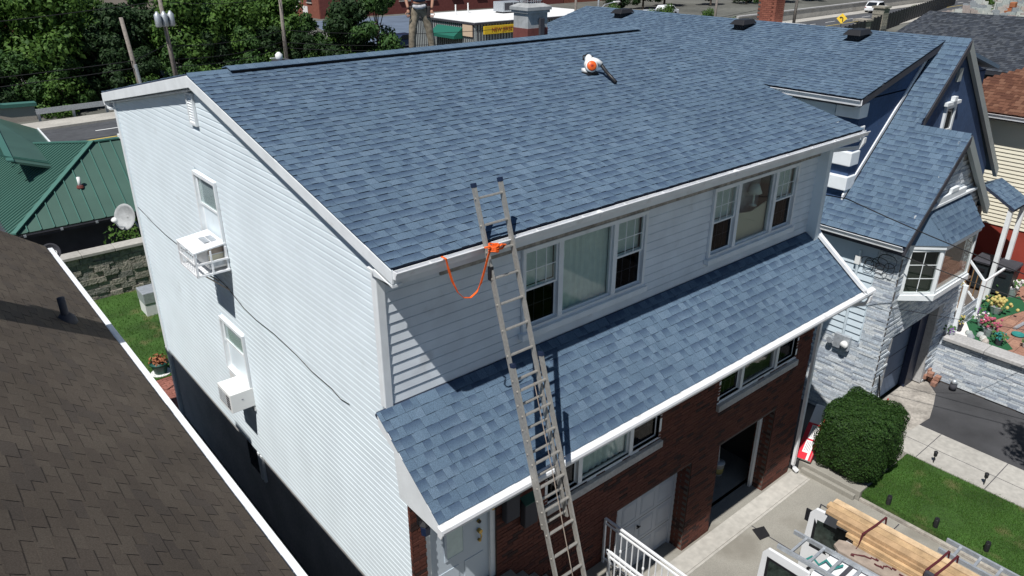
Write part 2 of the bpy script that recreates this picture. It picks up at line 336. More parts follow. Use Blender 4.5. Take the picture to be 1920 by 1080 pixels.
struct('path_joint', MB().box(12.71,-2.2,-.65,14.09,-2.185,-.6365).box(12.71,-3.7,-.65,14.09,-3.685,-.6365).box(13.35,-12,-.65,13.36,-.91,-.636), 'charcoal')
struct('neighbour_driveway', MB().box(14.105,-12,-.95,16.62,-.5,-.645), 'asphalt')
struct('driveway_patch', MB().prism([(13.3,-.52,-.66),(13.2,-1.25,-.66),(13.7,-1.62,-.66),(14.6,-1.7,-.66),(15.3,-1.5,-.66),(15.9,-1.3,-.66),(16.35,-.9,-.66),(16.4,-.52,-.66)], (0,0,.022)), 'old_concrete')
struct('yard_lawn', MB().box(-2.6,12.6,-1.0,12,19.1,-.5), 'lawn_soil')
struct('side_alley', MB().box(-2.44,-3,-1.0,.04,10.55,-.52), 'asphalt')
yp = struct('yard_path', MB().box(-2.6,10.56,-1.0,12,12.59,-.53), 'mortar')
pieces(yp, 'paver', [frame((-.9+i*.21+(.105 if j % 2 else 0), 10.58+j*.105, -.53), V((.2,0,0)), V((0,.097,0)), V((0,0,.02+random.uniform(0,.006)))) for i in range(14) for j in range(19)], 'red_brick_path', BLOCK, 120)
struct('terrain', MB().box(-300,19.6,-1.04,600,600,-.04), 'ground')
# ================================================================ main house
H = thing('white_house', 'two storey white sided house with blue shingle roof, brick ground floor and two garages', 'house', (5, 5, -.85))
SL = .2349; RY, RZ = 5.113, 8.54; RS = .185
zf = lambda y: 7.3392+SL*y
zr = lambda y: RZ-RS*(y-RY)
X0, X1 = -.12, 10.2
# walls behind the siding
LW = MB().prism([(.04,-.34,1.40),(.04,10.5,1.40),(.04,10.5,7.33),(.04,RY,8.36),(.04,.02,7.15),(.04,.02,4.93),(.04,-.34,4.68)], (.14,0,0)).build('left_wall', 'white_siding', H)
fd = MB().box(.06,-.36,-.95,.3,10.46,1.40); fd.build('foundation', 'foundation', H)
MB().box(0,10.42,-.95,10,10.56,7.3).build('rear_wall', 'white_siding', H)
MB().box(9.86,-.2,-.95,10.0,10.4,7.3).build('side_wall', 'white_siding', H)
# siding on the left wall, board by board
LH = [(5.34,5.68,7.66,8.22), (4.98,6.02,5.25,6.84), (4.86,5.98,2.5,4.07)]
e = .1016; z = 1.40
while z < 8.35:
    za, zb = z, min(z+e, 8.4)
    def lim(zz):
        a = -.36 if zz < 4.66 else (min(.095, (zz-4.90)/.701) if zz < 5.06 else .095)
        if zz > 7.13: a = max(a, (zz-7.13)/SL)
        b = 10.45 if zz < 7.31 else RY+(RZ-.2-zz)/RS
        return max(a, -.36), min(b, 10.45)
    a0, b0 = lim(za); a1, b1 = lim(zb); dz = random.uniform(-.0015, .0015)
    if b1-a1 < .05: break
    lap = [(q-.0005, q+.0005) for q in (random.uniform(1.2, 4.6), random.uniform(6.4, 9.4))]
    for s0, s1 in spans(a0, b0, [(h[0], h[1]) for h in LH if h[2] < zb-.01 and h[3] > za+.01]+[l for l in lap if a0+.3 < l[0] < b0-.3]):
        t0, t1 = (a1 if s0 == a0 else s0), (b1 if s1 == b0 else s1); th = .014
        zc = za+(zb-za)*.68; c0, c1 = s0+(t0-s0)*.68, s1+(t1-s1)*.68
        MB().add([(.04,s0,za),(.04,s1,za),(.04,c1,zc),(.04,c0,zc),(.008,s0,za),(.008,s1,za),(.012,c1,zc),(.012,c0,zc)], BF).add([(.04,c0,zc),(.04,c1,zc),(.04,t1,zb),(.04,t0,zb),(.012,c0,zc),(.012,c1,zc),(.0245,t1,zb),(.0245,t0,zb)], BF).build('siding_board', 'white_siding', LW)
    z += e
MB().box(-.005,.0,5.05,.12,.1,7.16).box(.0,-.012,5.05,.11,.0,7.16).build('corner_post', 'white_trim', H, bevel=.006)
MB().box(-.02,10.45,-.5,.1,10.57,7.3).build('corner_post', 'white_trim', H, bevel=.006)
MB().box(-.02,10.5,1.22,.12,10.6,1.42).build('trim_cap', 'white_trim', H)
# upper front wall with the two window groups
WIN = [(2.3, 4.76, 5.42, 6.58), (6.56, 9.1, 5.42, 6.58)]
fw_ = MB()
for a, b, c, d in holed(.1, 10.0, 4.9, 7.15, WIN): fw_.box(a, .032, c, b, .14, d)
FWL = fw_.build('front_wall', 'front_siding', H); e = .142; z = 5.07
while z < 7.0:
    zb = min(z+e, 7.05)
    for s0, s1 in spans(.1, 9.96, [(h[0]-.06, h[1]+.06) for h in WIN if h[2]-.2 < zb-.01 and h[3]+.06 > z+.01]):
        zg = zb-.02; FB = [(0,1,2,3),(4,7,6,5),(0,4,5,1),(1,5,6,2),(2,6,7,3),(3,7,4,0)]
        MB().add([(s0,.028,z),(s1,.028,z),(s1,.028,zg),(s0,.028,zg),(s0,.003,z),(s1,.003,z),(s1,.015,zg),(s0,.015,zg)], FB).add([(s0,.03,zg),(s1,.03,zg),(s1,.03,zb),(s0,.03,zb),(s0,.0265,zg),(s1,.0265,zg),(s1,.0265,zb),(s0,.0265,zb)], FB).build('siding_board', 'front_siding', FWL)
    z += e
MB().box(.9,-.026,6.637,9.93,.01,6.98).build('frieze_board', 'dirty_trim', H)
MB().box(9.94,-.02,5.05,10.06,.12,7.05).build('corner_post', 'front_siding', H, bevel=.006)
def rect_frame(mb, x0, x1, z0, z1, y0, y1, t):
    mb.box(x0,y0,z0,x1,y1,z0+t).box(x0,y0,z1-t,x1,y1,z1).box(x0,y0,z0+t,x0+t,y1,z1-t).box(x1-t,y0,z0+t,x1,y1,z1-t); return mb
def window_group(x0, x1, z0, z1, y, label, split=(.27, .46), curt=((0,), (1,), ()), sill=.1, grid=True):
    """front-facing triple window: two double-hung sashes and a fixed pane between"""
    f = rect_frame(MB(), x0-.055, x1+.055, z0-.055, z1+.055, y-.03, y+.1, .055)
    wd = x1-x0; c1, c2 = x0+wd*split[0], x1-wd*split[0]
    f.box(c1-.045,y-.025,z0,c1+.045,y+.09,z1).box(c2-.045,y-.025,z0,c2+.045,y+.09,z1)
    W = f.build('window', 'white_trim', H, label=label); zm = (z0+z1)/2
    for (a, b, k) in ((x0,c1-.045,0), (c1+.045,c2-.045,1), (c2+.045,x1,2)):
        if k == 1:
            rect_frame(MB(), a, b, z0, z1, y+.02, y+.06, .025).build('sash', 'white_trim', W)
            MB().box(a+.025,y+.038,z0+.025,b-.025,y+.044,z1-.025).build('pane', 'window_glass', W)
        else:
            rect_frame(MB(), a, b, zm-.02, z1, y+.005, y+.04, .03).build('sash', 'white_trim', W)
            rect_frame(MB(), a, b, z0, zm+.02, y+.042, y+.075, .03).build('sash', 'white_trim', W)
            MB().box(a+.03,y+.02,zm+.01,b-.03,y+.025,z1-.03).build('pane', 'window_glass', W)
            MB().box(a+.03,y+.056,z0+.03,b-.03,y+.061,zm-.01).build('pane', 'window_glass', W)
            if grid:
                g = MB()
                for yy, p0, p1 in ((y+.008, zm+.01, z1-.03), (y+.048, z0+.03, zm-.01)):
                    for i in (1, 2): q = a+.03+(b-a-.06)*i/3; g.box(q-.006,yy,p0,q+.006,yy+.008,p1)
                    q = (p0+p1)/2; g.box(a+.03,yy+.001,q-.006,b-.03,yy+.007,q+.006)
                g.build('grille', 'white_trim', W); MB().box(a+.03,y+.044,z0+.03,b-.03,y+.046,zm-.01).build('insect_screen', 'screen', W)
        if k != 1 and sill: MB().box(a+.01,y+.1,zm+.02,b-.01,y+.108,z1).build('valance', 'curtain', W)
        if k in curt[0]:
            cm = MB(); n = 26
            for i in range(n):
                xa, xb = a+(b-a)*i/n, a+(b-a)*(i+1)/n; ya = y+.11+.015*math.sin(i*1.9); yb = y+.11+.015*math.sin((i+1)*1.9)
                cm.add([(xa,ya,z0),(xb,yb,z0),(xb,yb,z1),(xa,ya,z1)], [(0,1,2,3)])
            cm.build('curtain', 'curtain', W)
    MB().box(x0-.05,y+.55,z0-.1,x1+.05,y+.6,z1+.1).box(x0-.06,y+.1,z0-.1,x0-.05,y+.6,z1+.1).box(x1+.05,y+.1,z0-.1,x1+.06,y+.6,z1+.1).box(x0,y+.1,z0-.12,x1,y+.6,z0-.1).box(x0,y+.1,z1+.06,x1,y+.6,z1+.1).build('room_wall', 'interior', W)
    if sill: MB().box(x0-.1,y-.05-sill*.3,z0-.055-sill,x1+.1,y+.02,z0-.057).build('sill', 'white_trim', W, bevel=.008)
    return W
W1 = window_group(*WIN[0], -.01, 'triple window nearest the ladder with pale drawn curtain', curt=((1,),))
W2 = window_group(*WIN[1], -.01, 'triple window nearest the downspout with lamp inside', curt=((),))
MB().lathe([(.07,0),(.07,.02),(.02,.04),(.02,.22),(.14,.25),(.07,.42)], (8.08,.2,5.95)).build('table_lamp', 'curtain', W2, True)
MB().prism([(7.28,.1,5.4),(8.38,.1,5.4),(8.38,.1,6.0),(7.9,.1,5.9),(7.28,.1,5.98)], (0,.02,0)).build('shade_blind', 'lamp_tan', W2); MB().box(7.2,.3,5.3,8.4,.32,6.7).build('room_screen', 'galvanised', W2)
# ---- roof
def deck(name, pts, n, t, mat): 
    return MB().prism(pts, V(n)*-t).build(name, mat, H)
nf = V((0, -SL, 1)).normalized(); nr = V((0, RS, 1)).normalized()
RF = deck('roof', [(X0,-.58,zf(-.58)),(X1,-.58,zf(-.58)),(X1,RY,RZ),(X0,RY,RZ)], nf, .1, 'blue_deck')
uvec = V((0, 1, SL)).normalized(); Lf = (V((0, RY, RZ))-V((0, -.58, zf(-.58)))).length
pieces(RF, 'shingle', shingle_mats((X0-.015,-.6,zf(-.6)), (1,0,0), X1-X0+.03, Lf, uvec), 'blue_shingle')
RB = deck('rear_roof', [(X0,RY+.001,RZ),(X1,RY+.001,RZ),(X1,10.85,zr(10.85)),(X0,10.85,zr(10.85))], nr, .1, 'blue_deck')
pieces(RB, 'shingle', shingle_mats((X1,10.86,zr(10.86)), (-1,0,0), X1-X0, 5.8, (0,-1,RS)), 'blue_shingle', nind=0)
# ridge vent and its caps
RVN = MB().box(.55,RY-.15,RZ-.035,9.95,RY+.15,RZ+.03).build('ridge_vent', 'black', H)
x = .5; k = 0
while x < 9.98:
    MB().add([(x,RY-.185,RZ+.012),(x+.19,RY-.185,RZ+.010),(x+.19,RY,RZ+.05),(x,RY,RZ+.054),(x,RY-.187,RZ+.024),(x+.19,RY-.187,RZ+.018),(x+.19,RY,RZ+.062),(x,RY,RZ+.07)], BF).add([(x,RY,RZ+.05),(x+.19,RY,RZ+.048),(x+.19,RY+.185,RZ+.01),(x,RY+.185,RZ+.01),(x,RY,RZ+.07),(x+.19,RY,RZ+.062),(x+.19,RY+.187,RZ+.02),(x,RY+.187,RZ+.022)], BF).build('ridge_cap', 'blue_shingle', RVN)
    x += .145
MB().add([(X0,RY-.16,RZ-.03),(.56,RY-.16,RZ-.03),(.56,RY,RZ+.02),(X0,RY,RZ+.02),(X0,RY+.16,RZ-.02),(.56,RY+.16,RZ-.02)], [(0,1,2,3),(3,2,5,4)]).build('ridge_cap', 'blue_shingle', RVN)
# fascia, soffit, rake boards
def rake(y0, z0, y1, z1, h, x, t, name='rake_board', mat='white_trim'):
    return MB().prism([(x,y0,z0-.02),(x,y1,z1-.02),(x,y1,z1-h),(x,y0,z0-h)], (t,0,0)).build(name, mat, H, bevel=.005)
rake(-.60, zf(-.60), RY, RZ, .19, X0-.012, .03); rake(RY, RZ, 10.86, zr(10.86), .2, X0-.0125, .03)
rake(-.42, zf(-.42)-.2, RY, RZ-.2, .05, -.06, .1, 'rake_moulding'); rake(RY, RZ-.2, 10.7, zr(10.7)-.2, .05, -.061, .1, 'rake_moulding')
MB().prism([(X0-.01,-.60,zf(-.6)-.23),(X0-.01,-.20,zf(-.2)-.23),(X0-.01,-.20,6.98),(X0-.01,-.6,7.0)], (.13,0,0)).build('eave_return', 'white_trim', H)
MB().box(-.09,-.585,6.98,10.15,-.56,7.15).box(-.09,-.56,6.99,10.15,.02,7.01).build('soffit', 'white_trim', H)
MB().box(-.09,10.56,7.14,10.15,10.82,7.18).box(-.09,10.8,7.18,10.15,10.83,7.36).build('rear_soffit', 'white_trim', H)
GP = [(0,0),(0,-.125),(-.075,-.125),(-.085,-.07),(-.125,-.01),(-.125,0),(-.105,0),(-.105,-.015),(-.07,-.075),(-.06,-.11),(-.012,-.11),(-.012,0)]
def gutter(x0, x1, y, z, mat='white_metal', parent=None, name='gutter', s=1):
    return MB().prism([(x0, y+a*s, z+b*s) for a, b in GP], (x1-x0,0,0)).build(name, mat, parent or H)
g1 = gutter(-.1, 10.32, -.59, 7.165, s=.74)
for i in range(13): MB().box(.35+i*.8,-.665,7.150,.365+i*.8,-.605,7.158).build('hanger', 'white_metal', g1)
for xx in (3.05, 6.1, 9.15): MB().prism([(xx,-.592+a*.77,7.166+q*.77) for a, q in GP[:6]], (.035,0,0)).build('gutter_joint', 'white_metal', g1)
MB().prism([(-.112,-.59+a*.74,7.165+b*.74) for a, b in GP[:6]], (.012,0,0)).build('end_cap', 'white_metal', g1)
MB().prism([(-.11,10.84-a,7.33+b) for a, b in GP], (10.3,0,0)).build('gutter', 'white_metal', H)
# ---- pent roof over the ground floor
PK = .7005; zp = lambda y: 5.06+PK*y
np_ = V((0, -PK, 1)).normalized()
PR = deck('pent_roof', [(-.13,-1.285,zp(-1.285)),(10.12,-1.285,zp(-1.285)),(10.12,.0,5.06),(-.13,.0,5.06)], np_, .09, 'blue_deck')
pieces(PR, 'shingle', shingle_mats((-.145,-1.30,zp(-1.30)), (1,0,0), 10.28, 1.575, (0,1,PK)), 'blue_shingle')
MB().prism([(-.135,-1.29,zp(-1.29)-.03),(-.135,-.02,5.04),(-.135,-.02,4.86),(-.135,-.36,4.66),(-.135,-.42,3.98),(-.135,-1.29,3.98)], (.13,0,0)).build('pent_side', 'white_trim', H)
MB().prism([(10.0,-1.28,zp(-1.28)-.12),(10.0,-.02,4.92),(10.0,-.02,3.98),(10.0,-1.28,3.98)], (.1,0,0)).build('pent_side', 'white_trim', H)
MB().box(-.1,-1.3,3.97,10.1,-.4,3.99).box(-.1,-1.31,3.98,10.1,-1.285,4.11).build('pent_soffit', 'white_trim', H)
GC = MB().prism([(-.15,-1.295,4.150),(-.15,-1.30,4.135),(-.15,-1.375,4.105),(-.15,-1.385,4.075),(-.15,-1.398,4.077),(-.15,-1.39,4.118),(-.15,-1.37,4.130)], (10.53,0,0))
pg = GC.build('gutter', 'white_metal', H)
MB().prism([(-.145,-1.312,4.12),(-.145,-1.31,4.0),(-.145,-1.355,4.0),(-.145,-1.365,4.075)], (10.5,0,0)).build('gutter_body', 'white_metal', pg)
MB().prism([(-.165,-1.30,4.14),(-.165,-1.30,3.99),(-.165,-1.365,3.985),(-.165,-1.4,4.06),(-.165,-1.39,4.12)], (.02,0,0)).build('end_cap', 'white_metal', pg)
# downspouts
def spout(pts, name='downspout', mat='white_metal'): return MB().tube(pts, .04, sq=(.085, .065)).build(name, mat, H)
spout([(10.17,-.65,7.06),(10.17,-.65,6.97),(10.17,-.6,6.86),(10.1,-.12,6.72),(10.08,-.07,6.66),(10.08,-.07,6.0),(10.08,-.07,5.22),(10.06,-.1,5.14),(10.03,-.22,5.01),(9.97,-1.1,4.39),(9.97,-1.26,4.27),(9.98,-1.36,4.2),(9.98,-1.37,4.12)])
spout([(10.22,-1.37,4.02),(10.22,-1.37,3.93),(10.22,-1.3,3.82),(10.22,-.55,3.5),(10.22,-.49,3.4),(10.22,-.49,2),(10.22,-.49,-.3),(10.22,-.49,-.62),(10.24,-.52,-.72),(10.26,-.6,-.78)])
# ---- brick ground floor
BY = -.42
LWN = [(2.45, 5.1, 2.48, 3.72), (6.86, 9.5, 2.48, 3.72)]
HOL = [(.22,1.44,1.62,3.82), *[(a, b, c, d) for a, b, c, d in LWN], (4.14,6.24,-.86,1.34), (7.12,9.1,-.86,1.32)]
bm = MB()
for a, b, c, d in holed(.02, 10.14, -.9, 3.98, HOL): bm.box(a, BY+.012, c, b, -.02, d)
BW = bm.build('brick_wall', 'mortar', H); bl = []; row = 0; z = -.86
while z < 3.92:
    zt = z+.057; cuts = [(h[0], h[1]) for h in HOL if h[2] < zt-.005 and h[3] > z+.005]
    for s0, s1 in spans(.0, 10.15, cuts):
        x = s0-(.105 if row % 2 else 0)
        while x < s1-.02:
            a, b = max(x, s0), min(x+.2, s1); x += .21
            if b-a > .03: bl.append(frame((a, BY+random.uniform(-.003,.003), z), V((b-a,0,0)), V((0,.02,0)), V((0,0,.057))))
    for xx in (6.24, 9.1):                       # reveals of the two garage openings
        if z < 1.3:
            for i in range(2): bl.append(frame((xx-.006, BY+.03+i*.2+(.09 if row % 2 else 0), z), V((.012,0,0)), V((0,.17 if not (row % 2 and i) else .09,0)), V((0,0,.057))))
    bl.append(frame((-.008, BY+.0, z), V((.02,0,0)), V((0,.045,0)), V((0,0,.057))))
    z += .0677; row += 1
pieces(BW, 'brick', bl, 'brick', BLOCK, 300)
for i, (a, b, c, d) in enumerate(LWN):
    window_group(a, b, c, d, BY+.03, ('ground floor window with pale blind beside the ladder', 'ground floor window beside the lower downspout')[i], curt=((1,) if i == 0 else (),), sill=0, grid=True)
    MB().box(a-.06,BY-.07,c-.2,b+.06,BY+.06,c-.06).build('window_sill', 'foundation', H, bevel=.01)
# garages
def garage_door(x0, x1, z0, z1, y):
    g = MB().box(x0,y,z0,x1,y+.05,z1).build('garage_door', 'garage_paint', H); nr_, nc = 4, 4; hh = (z1-z0)/nr_; ww = (x1-x0)/nc
    for r in range(nr_):
        for c in range(nc):
            a, b, c0, c1 = x0+c*ww+.06, x0+(c+1)*ww-.06, z0+r*hh+.07, z0+(r+1)*hh-.07
            m = rect_frame(MB(), a, b, c0, c1, y-.006, y+.004, .014).box(a+.04,y-.004,c0+.04,b-.04,y+.004,c1-.04)
            m.build('panel', 'garage_paint', g)
        if r: MB().box(x0,y-.002,z0+r*hh-.004,x1,y+.002,z0+r*hh+.004).build('section_joint', 'charcoal', g)
    MB().cyl((x0+.72*(x1-x0)*.7,y-.05,z0+1.0),(x0+.72*(x1-x0)*.7,y,z0+1.0),.02).box(x0+.5*(x1-x0)-.05,y-.05,z0+.99,x0+.5*(x1-x0)+.05,y-.035,z0+1.01).build('handle', 'black', g)
garage_door(4.14, 6.24, -.84, 1.5, -.06)
MB().box(4.06,-.1,-.85,4.14,.0,1.5).box(6.2,-.11,-.85,6.26,.0,1.5).build('door_jamb', 'garage_paint', H)
MB().box(9.0,-.16,-.85,9.11,-.1,1.5).build('door_jamb', 'white_trim', H); MB().box(7.1,-.16,-.85,7.16,-.1,1.5).build('door_jamb', 'white_trim', H)
MB().box(6.7,-.02,-.9,9.8,5,-.85).build('garage_floor', 'concrete', H)
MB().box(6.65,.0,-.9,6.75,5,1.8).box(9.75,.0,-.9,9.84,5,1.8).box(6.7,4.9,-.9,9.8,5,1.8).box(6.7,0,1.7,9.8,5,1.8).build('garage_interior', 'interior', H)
# entry door
D_ = MB().box(.3,-.33,1.63,1.36,-.28,3.8).build('entry_door', 'door_paint', H)
rect_frame(MB(), .56, .92, 2.38, 3.4, -.345, -.325, .04).box(.42,-.338,1.8,.8,-.326,2.2).box(.9,-.338,1.8,1.24,-.326,2.2).build('door_moulding', 'door_paint', D_)
MB().box(.6,-.34,2.42,.88,-.332,3.36).build('door_pane', 'curtain', D_)
MB().cyl((1.17,-.33,2.63),(1.17,-.39,2.63),.034).cyl((1.17,-.33,2.80),(1.17,-.36,2.80),.03).cyl((1.17,-.33,2.45),(1.17,-.37,2.45),.022).tube([(1.17,-.37,2.63),(1.18,-.39,2.55),(1.17,-.37,2.45)],.011).build('door_handle', 'brass', D_)
MB().cyl((1.17,-.36,2.80),(1.17,-.372,2.80),.026).build('lock', 'black', D_)
MB().box(.2,-.38,1.6,.31,-.25,3.86).box(1.35,-.38,1.6,1.46,-.25,3.86).box(.2,-.38,3.75,1.46,-.25,3.86).build('door_frame', 'white_trim', H, bevel=.006)
MB().box(1.39,-.392,2.9,1.43,-.378,3.06).build('doorbell', 'brass', H)
# stoop, steps and landing
st = MB().box(.05,-1.7,-.9,1.7,-.43,1.6)
for i in range(5): st.box(1.7+i*.25,-1.6,-.9,1.95+i*.25,-.43,1.42-i*.2)
st.box(2.95,-2.6,-.9,3.95,-.43,.44)
for i in range(4): st.box(3.0,-2.9-i*.28,-.9,3.9,-2.6-i*.28,.22-i*.22)
st.build('entry_steps', 'concrete', H)
# gable vent on the left wall
GV = MB().box(-.03,5.36,7.68,.04,5.66,7.72).box(-.03,5.36,8.16,.04,5.66,8.2).box(-.03,5.36,7.72,.04,5.385,8.16).box(-.03,5.635,7.72,.04,5.66,8.16).build('gable_vent', 'white_trim', H)
for i in range(10): MB().obox((-.022,5.385,7.725+i*.043),(.03,0,.03),(0,.25,0),(.004,0,-.006)).build('louvre', 'white_trim', GV)
# left wall windows
def side_window(y0, y1, z0, z1, lab):
    f = MB().box(-.035,y0,z1-.06,.05,y1,z1).box(-.035,y0,z0,.05,y0+.05,z1-.06).box(-.035,y1-.05,z0,.05,y1,z1-.06).box(-.04,y0,z0-.03,.05,y1,z0+.03)
    Wd = f.build('window', 'white_trim', H, label=lab); zm = (z0+z1)/2+.06
    a, b = y0+.05, y1-.05
    for (p, q, xx) in ((zm-.02, z1-.06, .01), (z0+.03, zm+.03, .035)):
        MB().box(xx,a,p,xx+.03,b,p+.045).box(xx,a,q-.035,xx+.03,b,q).box(xx,a,p+.045,xx+.03,a+.04,q-.035).box(xx,b-.04,p+.045,xx+.03,b,q-.035).build('sash', 'white_trim', Wd)
        MB().box(xx+.012,a+.04,p+.045,xx+.016,b-.04,q-.035).build('pane', 'window_glass', Wd)
    MB().box(.075,a,z0,.085,b,z1).build('room_wall', 'interior', Wd)
    MB().box(.066,a,zm,.072,a+.2,z1-.06).build('curtain', 'curtain', Wd)
side_window(4.99, 6.01, 5.55, 6.83, 'upper window with a caged air conditioner')
side_window(4.87, 5.97, 2.95, 4.06, 'lower window above the boxed air conditioner')
MB().box(-.01,4.87,2.5,.045,5.97,2.94).build('filler_panel', 'white_plastic', H)
MB().box(-.01,4.99,5.26,.045,6.01,5.53).build('filler_panel', 'white_plastic', H)
bw_ = MB().box(.02,5.1,.78,.07,5.75,1.385).build('basement_window', 'dark_glass', H)
MB().box(0,5.12,.75,.05,5.2,1.385).box(0,5.0,.75,.05,5.06,1.385).build('frame', 'white_trim', bw_)
MB().tube([(.0,10.4,5.02),(.0,9.4,4.93),(-.004,8.6,4.89),(-.004,7.4,4.9),(-.004,6.2,4.93),(-.004,5.3,4.88),(-.004,4.6,4.72),(-.004,4.1,4.69),(-.004,3.4,4.72),(-.004,2.6,4.68),(-.004,2.1,4.62),(-.004,1.5,4.62),(-.004,1.25,4.57),(-.004,1.0,4.61)], .0065, 5).build('cable', 'cable', H)
# chimney behind the ridge
CH = MB().box(8.02,6.5,7.9,8.62,7.0,8.9).build('chimney', 'stucco', H)
MB().box(8.01,6.49,7.9,8.63,7.01,8.57).build('painted_base', 'chimney_red', CH)
MB().box(7.98,6.46,8.9,8.66,7.04,8.96).box(7.95,6.43,8.96,8.69,7.07,9.03).add([(7.95,6.43,9.03),(8.69,6.43,9.03),(8.69,7.07,9.03),(7.95,7.07,9.03),(8.1,6.56,9.1),(8.54,6.56,9.1),(8.54,6.94,9.1),(8.1,6.94,9.1)],[(0,1,5,4),(1,2,6,5),(2,3,7,6),(3,0,4,7),(4,5,6,7)]).build('cap', 'stucco', CH)
cg = MB()
for i in range(7):
    t = i/6; cg.cyl((8.12+.4*t,6.58,9.09),(8.12+.4*t,6.58,9.4),.006,n=4).cyl((8.12+.4*t,6.92,9.09),(8.12+.4*t,6.92,9.4),.006,n=4)
    cg.cyl((8.12,6.58+.34*t,9.09),(8.12,6.58+.34*t,9.4),.006,n=4).cyl((8.52,6.58+.34*t,9.09),(8.52,6.58+.34*t,9.4),.006,n=4)
for zz in (9.15,9.25,9.35): cg.tube([(8.12,6.58,zz),(8.52,6.58,zz),(8.52,6.92,zz),(8.12,6.92,zz),(8.12,6.58,zz)],.005,4)
cg.box(8.1,6.56,9.4,8.54,6.94,9.42).build('flue_cage', 'galvanised', CH)
MB().box(8.34,6.42,8.1,8.46,6.485,8.78).build('flue_pipe', 'charcoal', CH)
# house number plate area: two meter boxes on the brick beside the entry
for k, (xx, zz, lab) in enumerate(((1.66, 2.9, 'dark green wall box on the brick nearest the entry door'), (2.02, 2.6, 'dark green wall box on the brick nearest the ladder'))):
    r = thing('wall_box', lab, 'wall box', (xx, BY, zz-.25), 'wall boxes beside the entry door')
    MB().box(xx-.13,BY-.12,zz-.24,xx+.13,BY-.003,zz+.22).build('case', 'charcoal', r, bevel=.015)
    MB().add([(xx-.14,BY-.14,zz+.2),(xx+.14,BY-.14,zz+.2),(xx+.14,BY-.003,zz+.27),(xx-.14,BY-.003,zz+.27),(xx-.14,BY-.14,zz+.215),(xx+.14,BY-.14,zz+.215),(xx+.14,BY-.003,zz+.285),(xx-.14,BY-.003,zz+.285)], BF).build('lid', 'pot_green', r)
r = thing('wall_lantern', 'dark blue wall lantern on the brick pier left of the entry door', 'lantern', (.12, BY, 3.3))
MB().box(.09,BY-.03,3.42,.15,BY-.003,3.6).tube([(.12,BY-.02,3.55),(.12,BY-.12,3.6),(.12,BY-.16,3.55)],.012).build('bracket', 'black', r)
MB().lathe([(.03,0),(.065,.03),(.075,.17),(.045,.2)], (.12,BY-.16,3.33), 6).build('shade', 'navy_plastic', r)
MB().lathe([(.09,.2),(.05,.24),(.01,.28)], (.12,BY-.16,3.33), 6).build('cap', 'black', r)
# ================================================================ dark-roofed house on the left
LHs = thing('brown_roof_house', 'house with weathered brown shingle roof and long white gutter along its eave', 'house', (-6, 3, -.9))
LK = .75; zl = lambda x: 4.7+LK*(-1.95-x)
MB().box(-9.6,-8,-.95,-2.45,9.7,4.6).build('wall', 'charcoal', LHs)
LR = MB().prism([(-2.0,-9,zl(-2.0)-.015),(-6.0,-9,zl(-6.0)-.015),(-6.0,9.98,zl(-6.0)-.015),(-2.0,9.98,zl(-2.0)-.015)], (0,0,-.1)).build('roof', 'black', LHs)
MB().prism([(-6.001,-9,zl(-6.0)-.015),(-10,-9,4.7),(-10,9.98,4.7),(-6.001,9.98,zl(-6.0)-.015)], (0,0,-.1)).build('far_roof', 'brown_shingle', LHs)
ul = V((-1, 0, LK)).normalized()
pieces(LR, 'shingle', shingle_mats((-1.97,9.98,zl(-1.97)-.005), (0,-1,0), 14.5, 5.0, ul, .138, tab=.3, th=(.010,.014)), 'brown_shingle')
MB().prism([(-6.0,9.99,zl(-6)-.03),(-2.0,9.99,zl(-2)-.03),(-2.0,9.99,zl(-2)-.2),(-6,9.99,zl(-6)-.2)], (0,.03,0)).build('rake_board', 'white_trim', LHs)
MB().prism([(-2.0-a*1.1, -9, 4.66+b) for a, b in [(0,0),(0,-.125),(-.075,-.125),(-.085,-.07),(-.125,-.01),(-.125,.005),(-.06,.012)]], (0,18.95,0)).build('gutter', 'white_metal', LHs)
MB().box(-2.06,-9,4.42,-2.0,9.95,4.66).box(-2.46,-9,4.42,-2.06,9.7,4.45).build('fascia', 'white_trim', LHs)
MB().cyl((-2.52,5.1,4.95),(-2.52,5.1,5.5),.055,n=14).build('vent_pipe', 'charcoal', LHs, True)
MB().lathe([(.15,-.06),(.13,.03),(.075,.1)], (-2.52,5.1,5.13)).build('vent_flashing', 'charcoal', LHs, True)
MB().box(-4.85,3.85,5.8,-4.3,4.5,9.0).build('chimney', 'brick', LHs)
MB().box(-4.92,3.78,9.0,-4.23,4.57,9.12).build('chimney_cap', 'concrete', LHs)
# ================================================================ blue and stone neighbour house on the right
NB = thing('blue_stone_house', 'blue stucco and ledger stone house with steep blue shingle gables and white quoins', 'house', (16.6, 3, -.6))
NX = 12.85
def prismY(pts, y0, y1): return MB().prism([(a, y0, b) for a, b in pts], (0, y1-y0, 0))
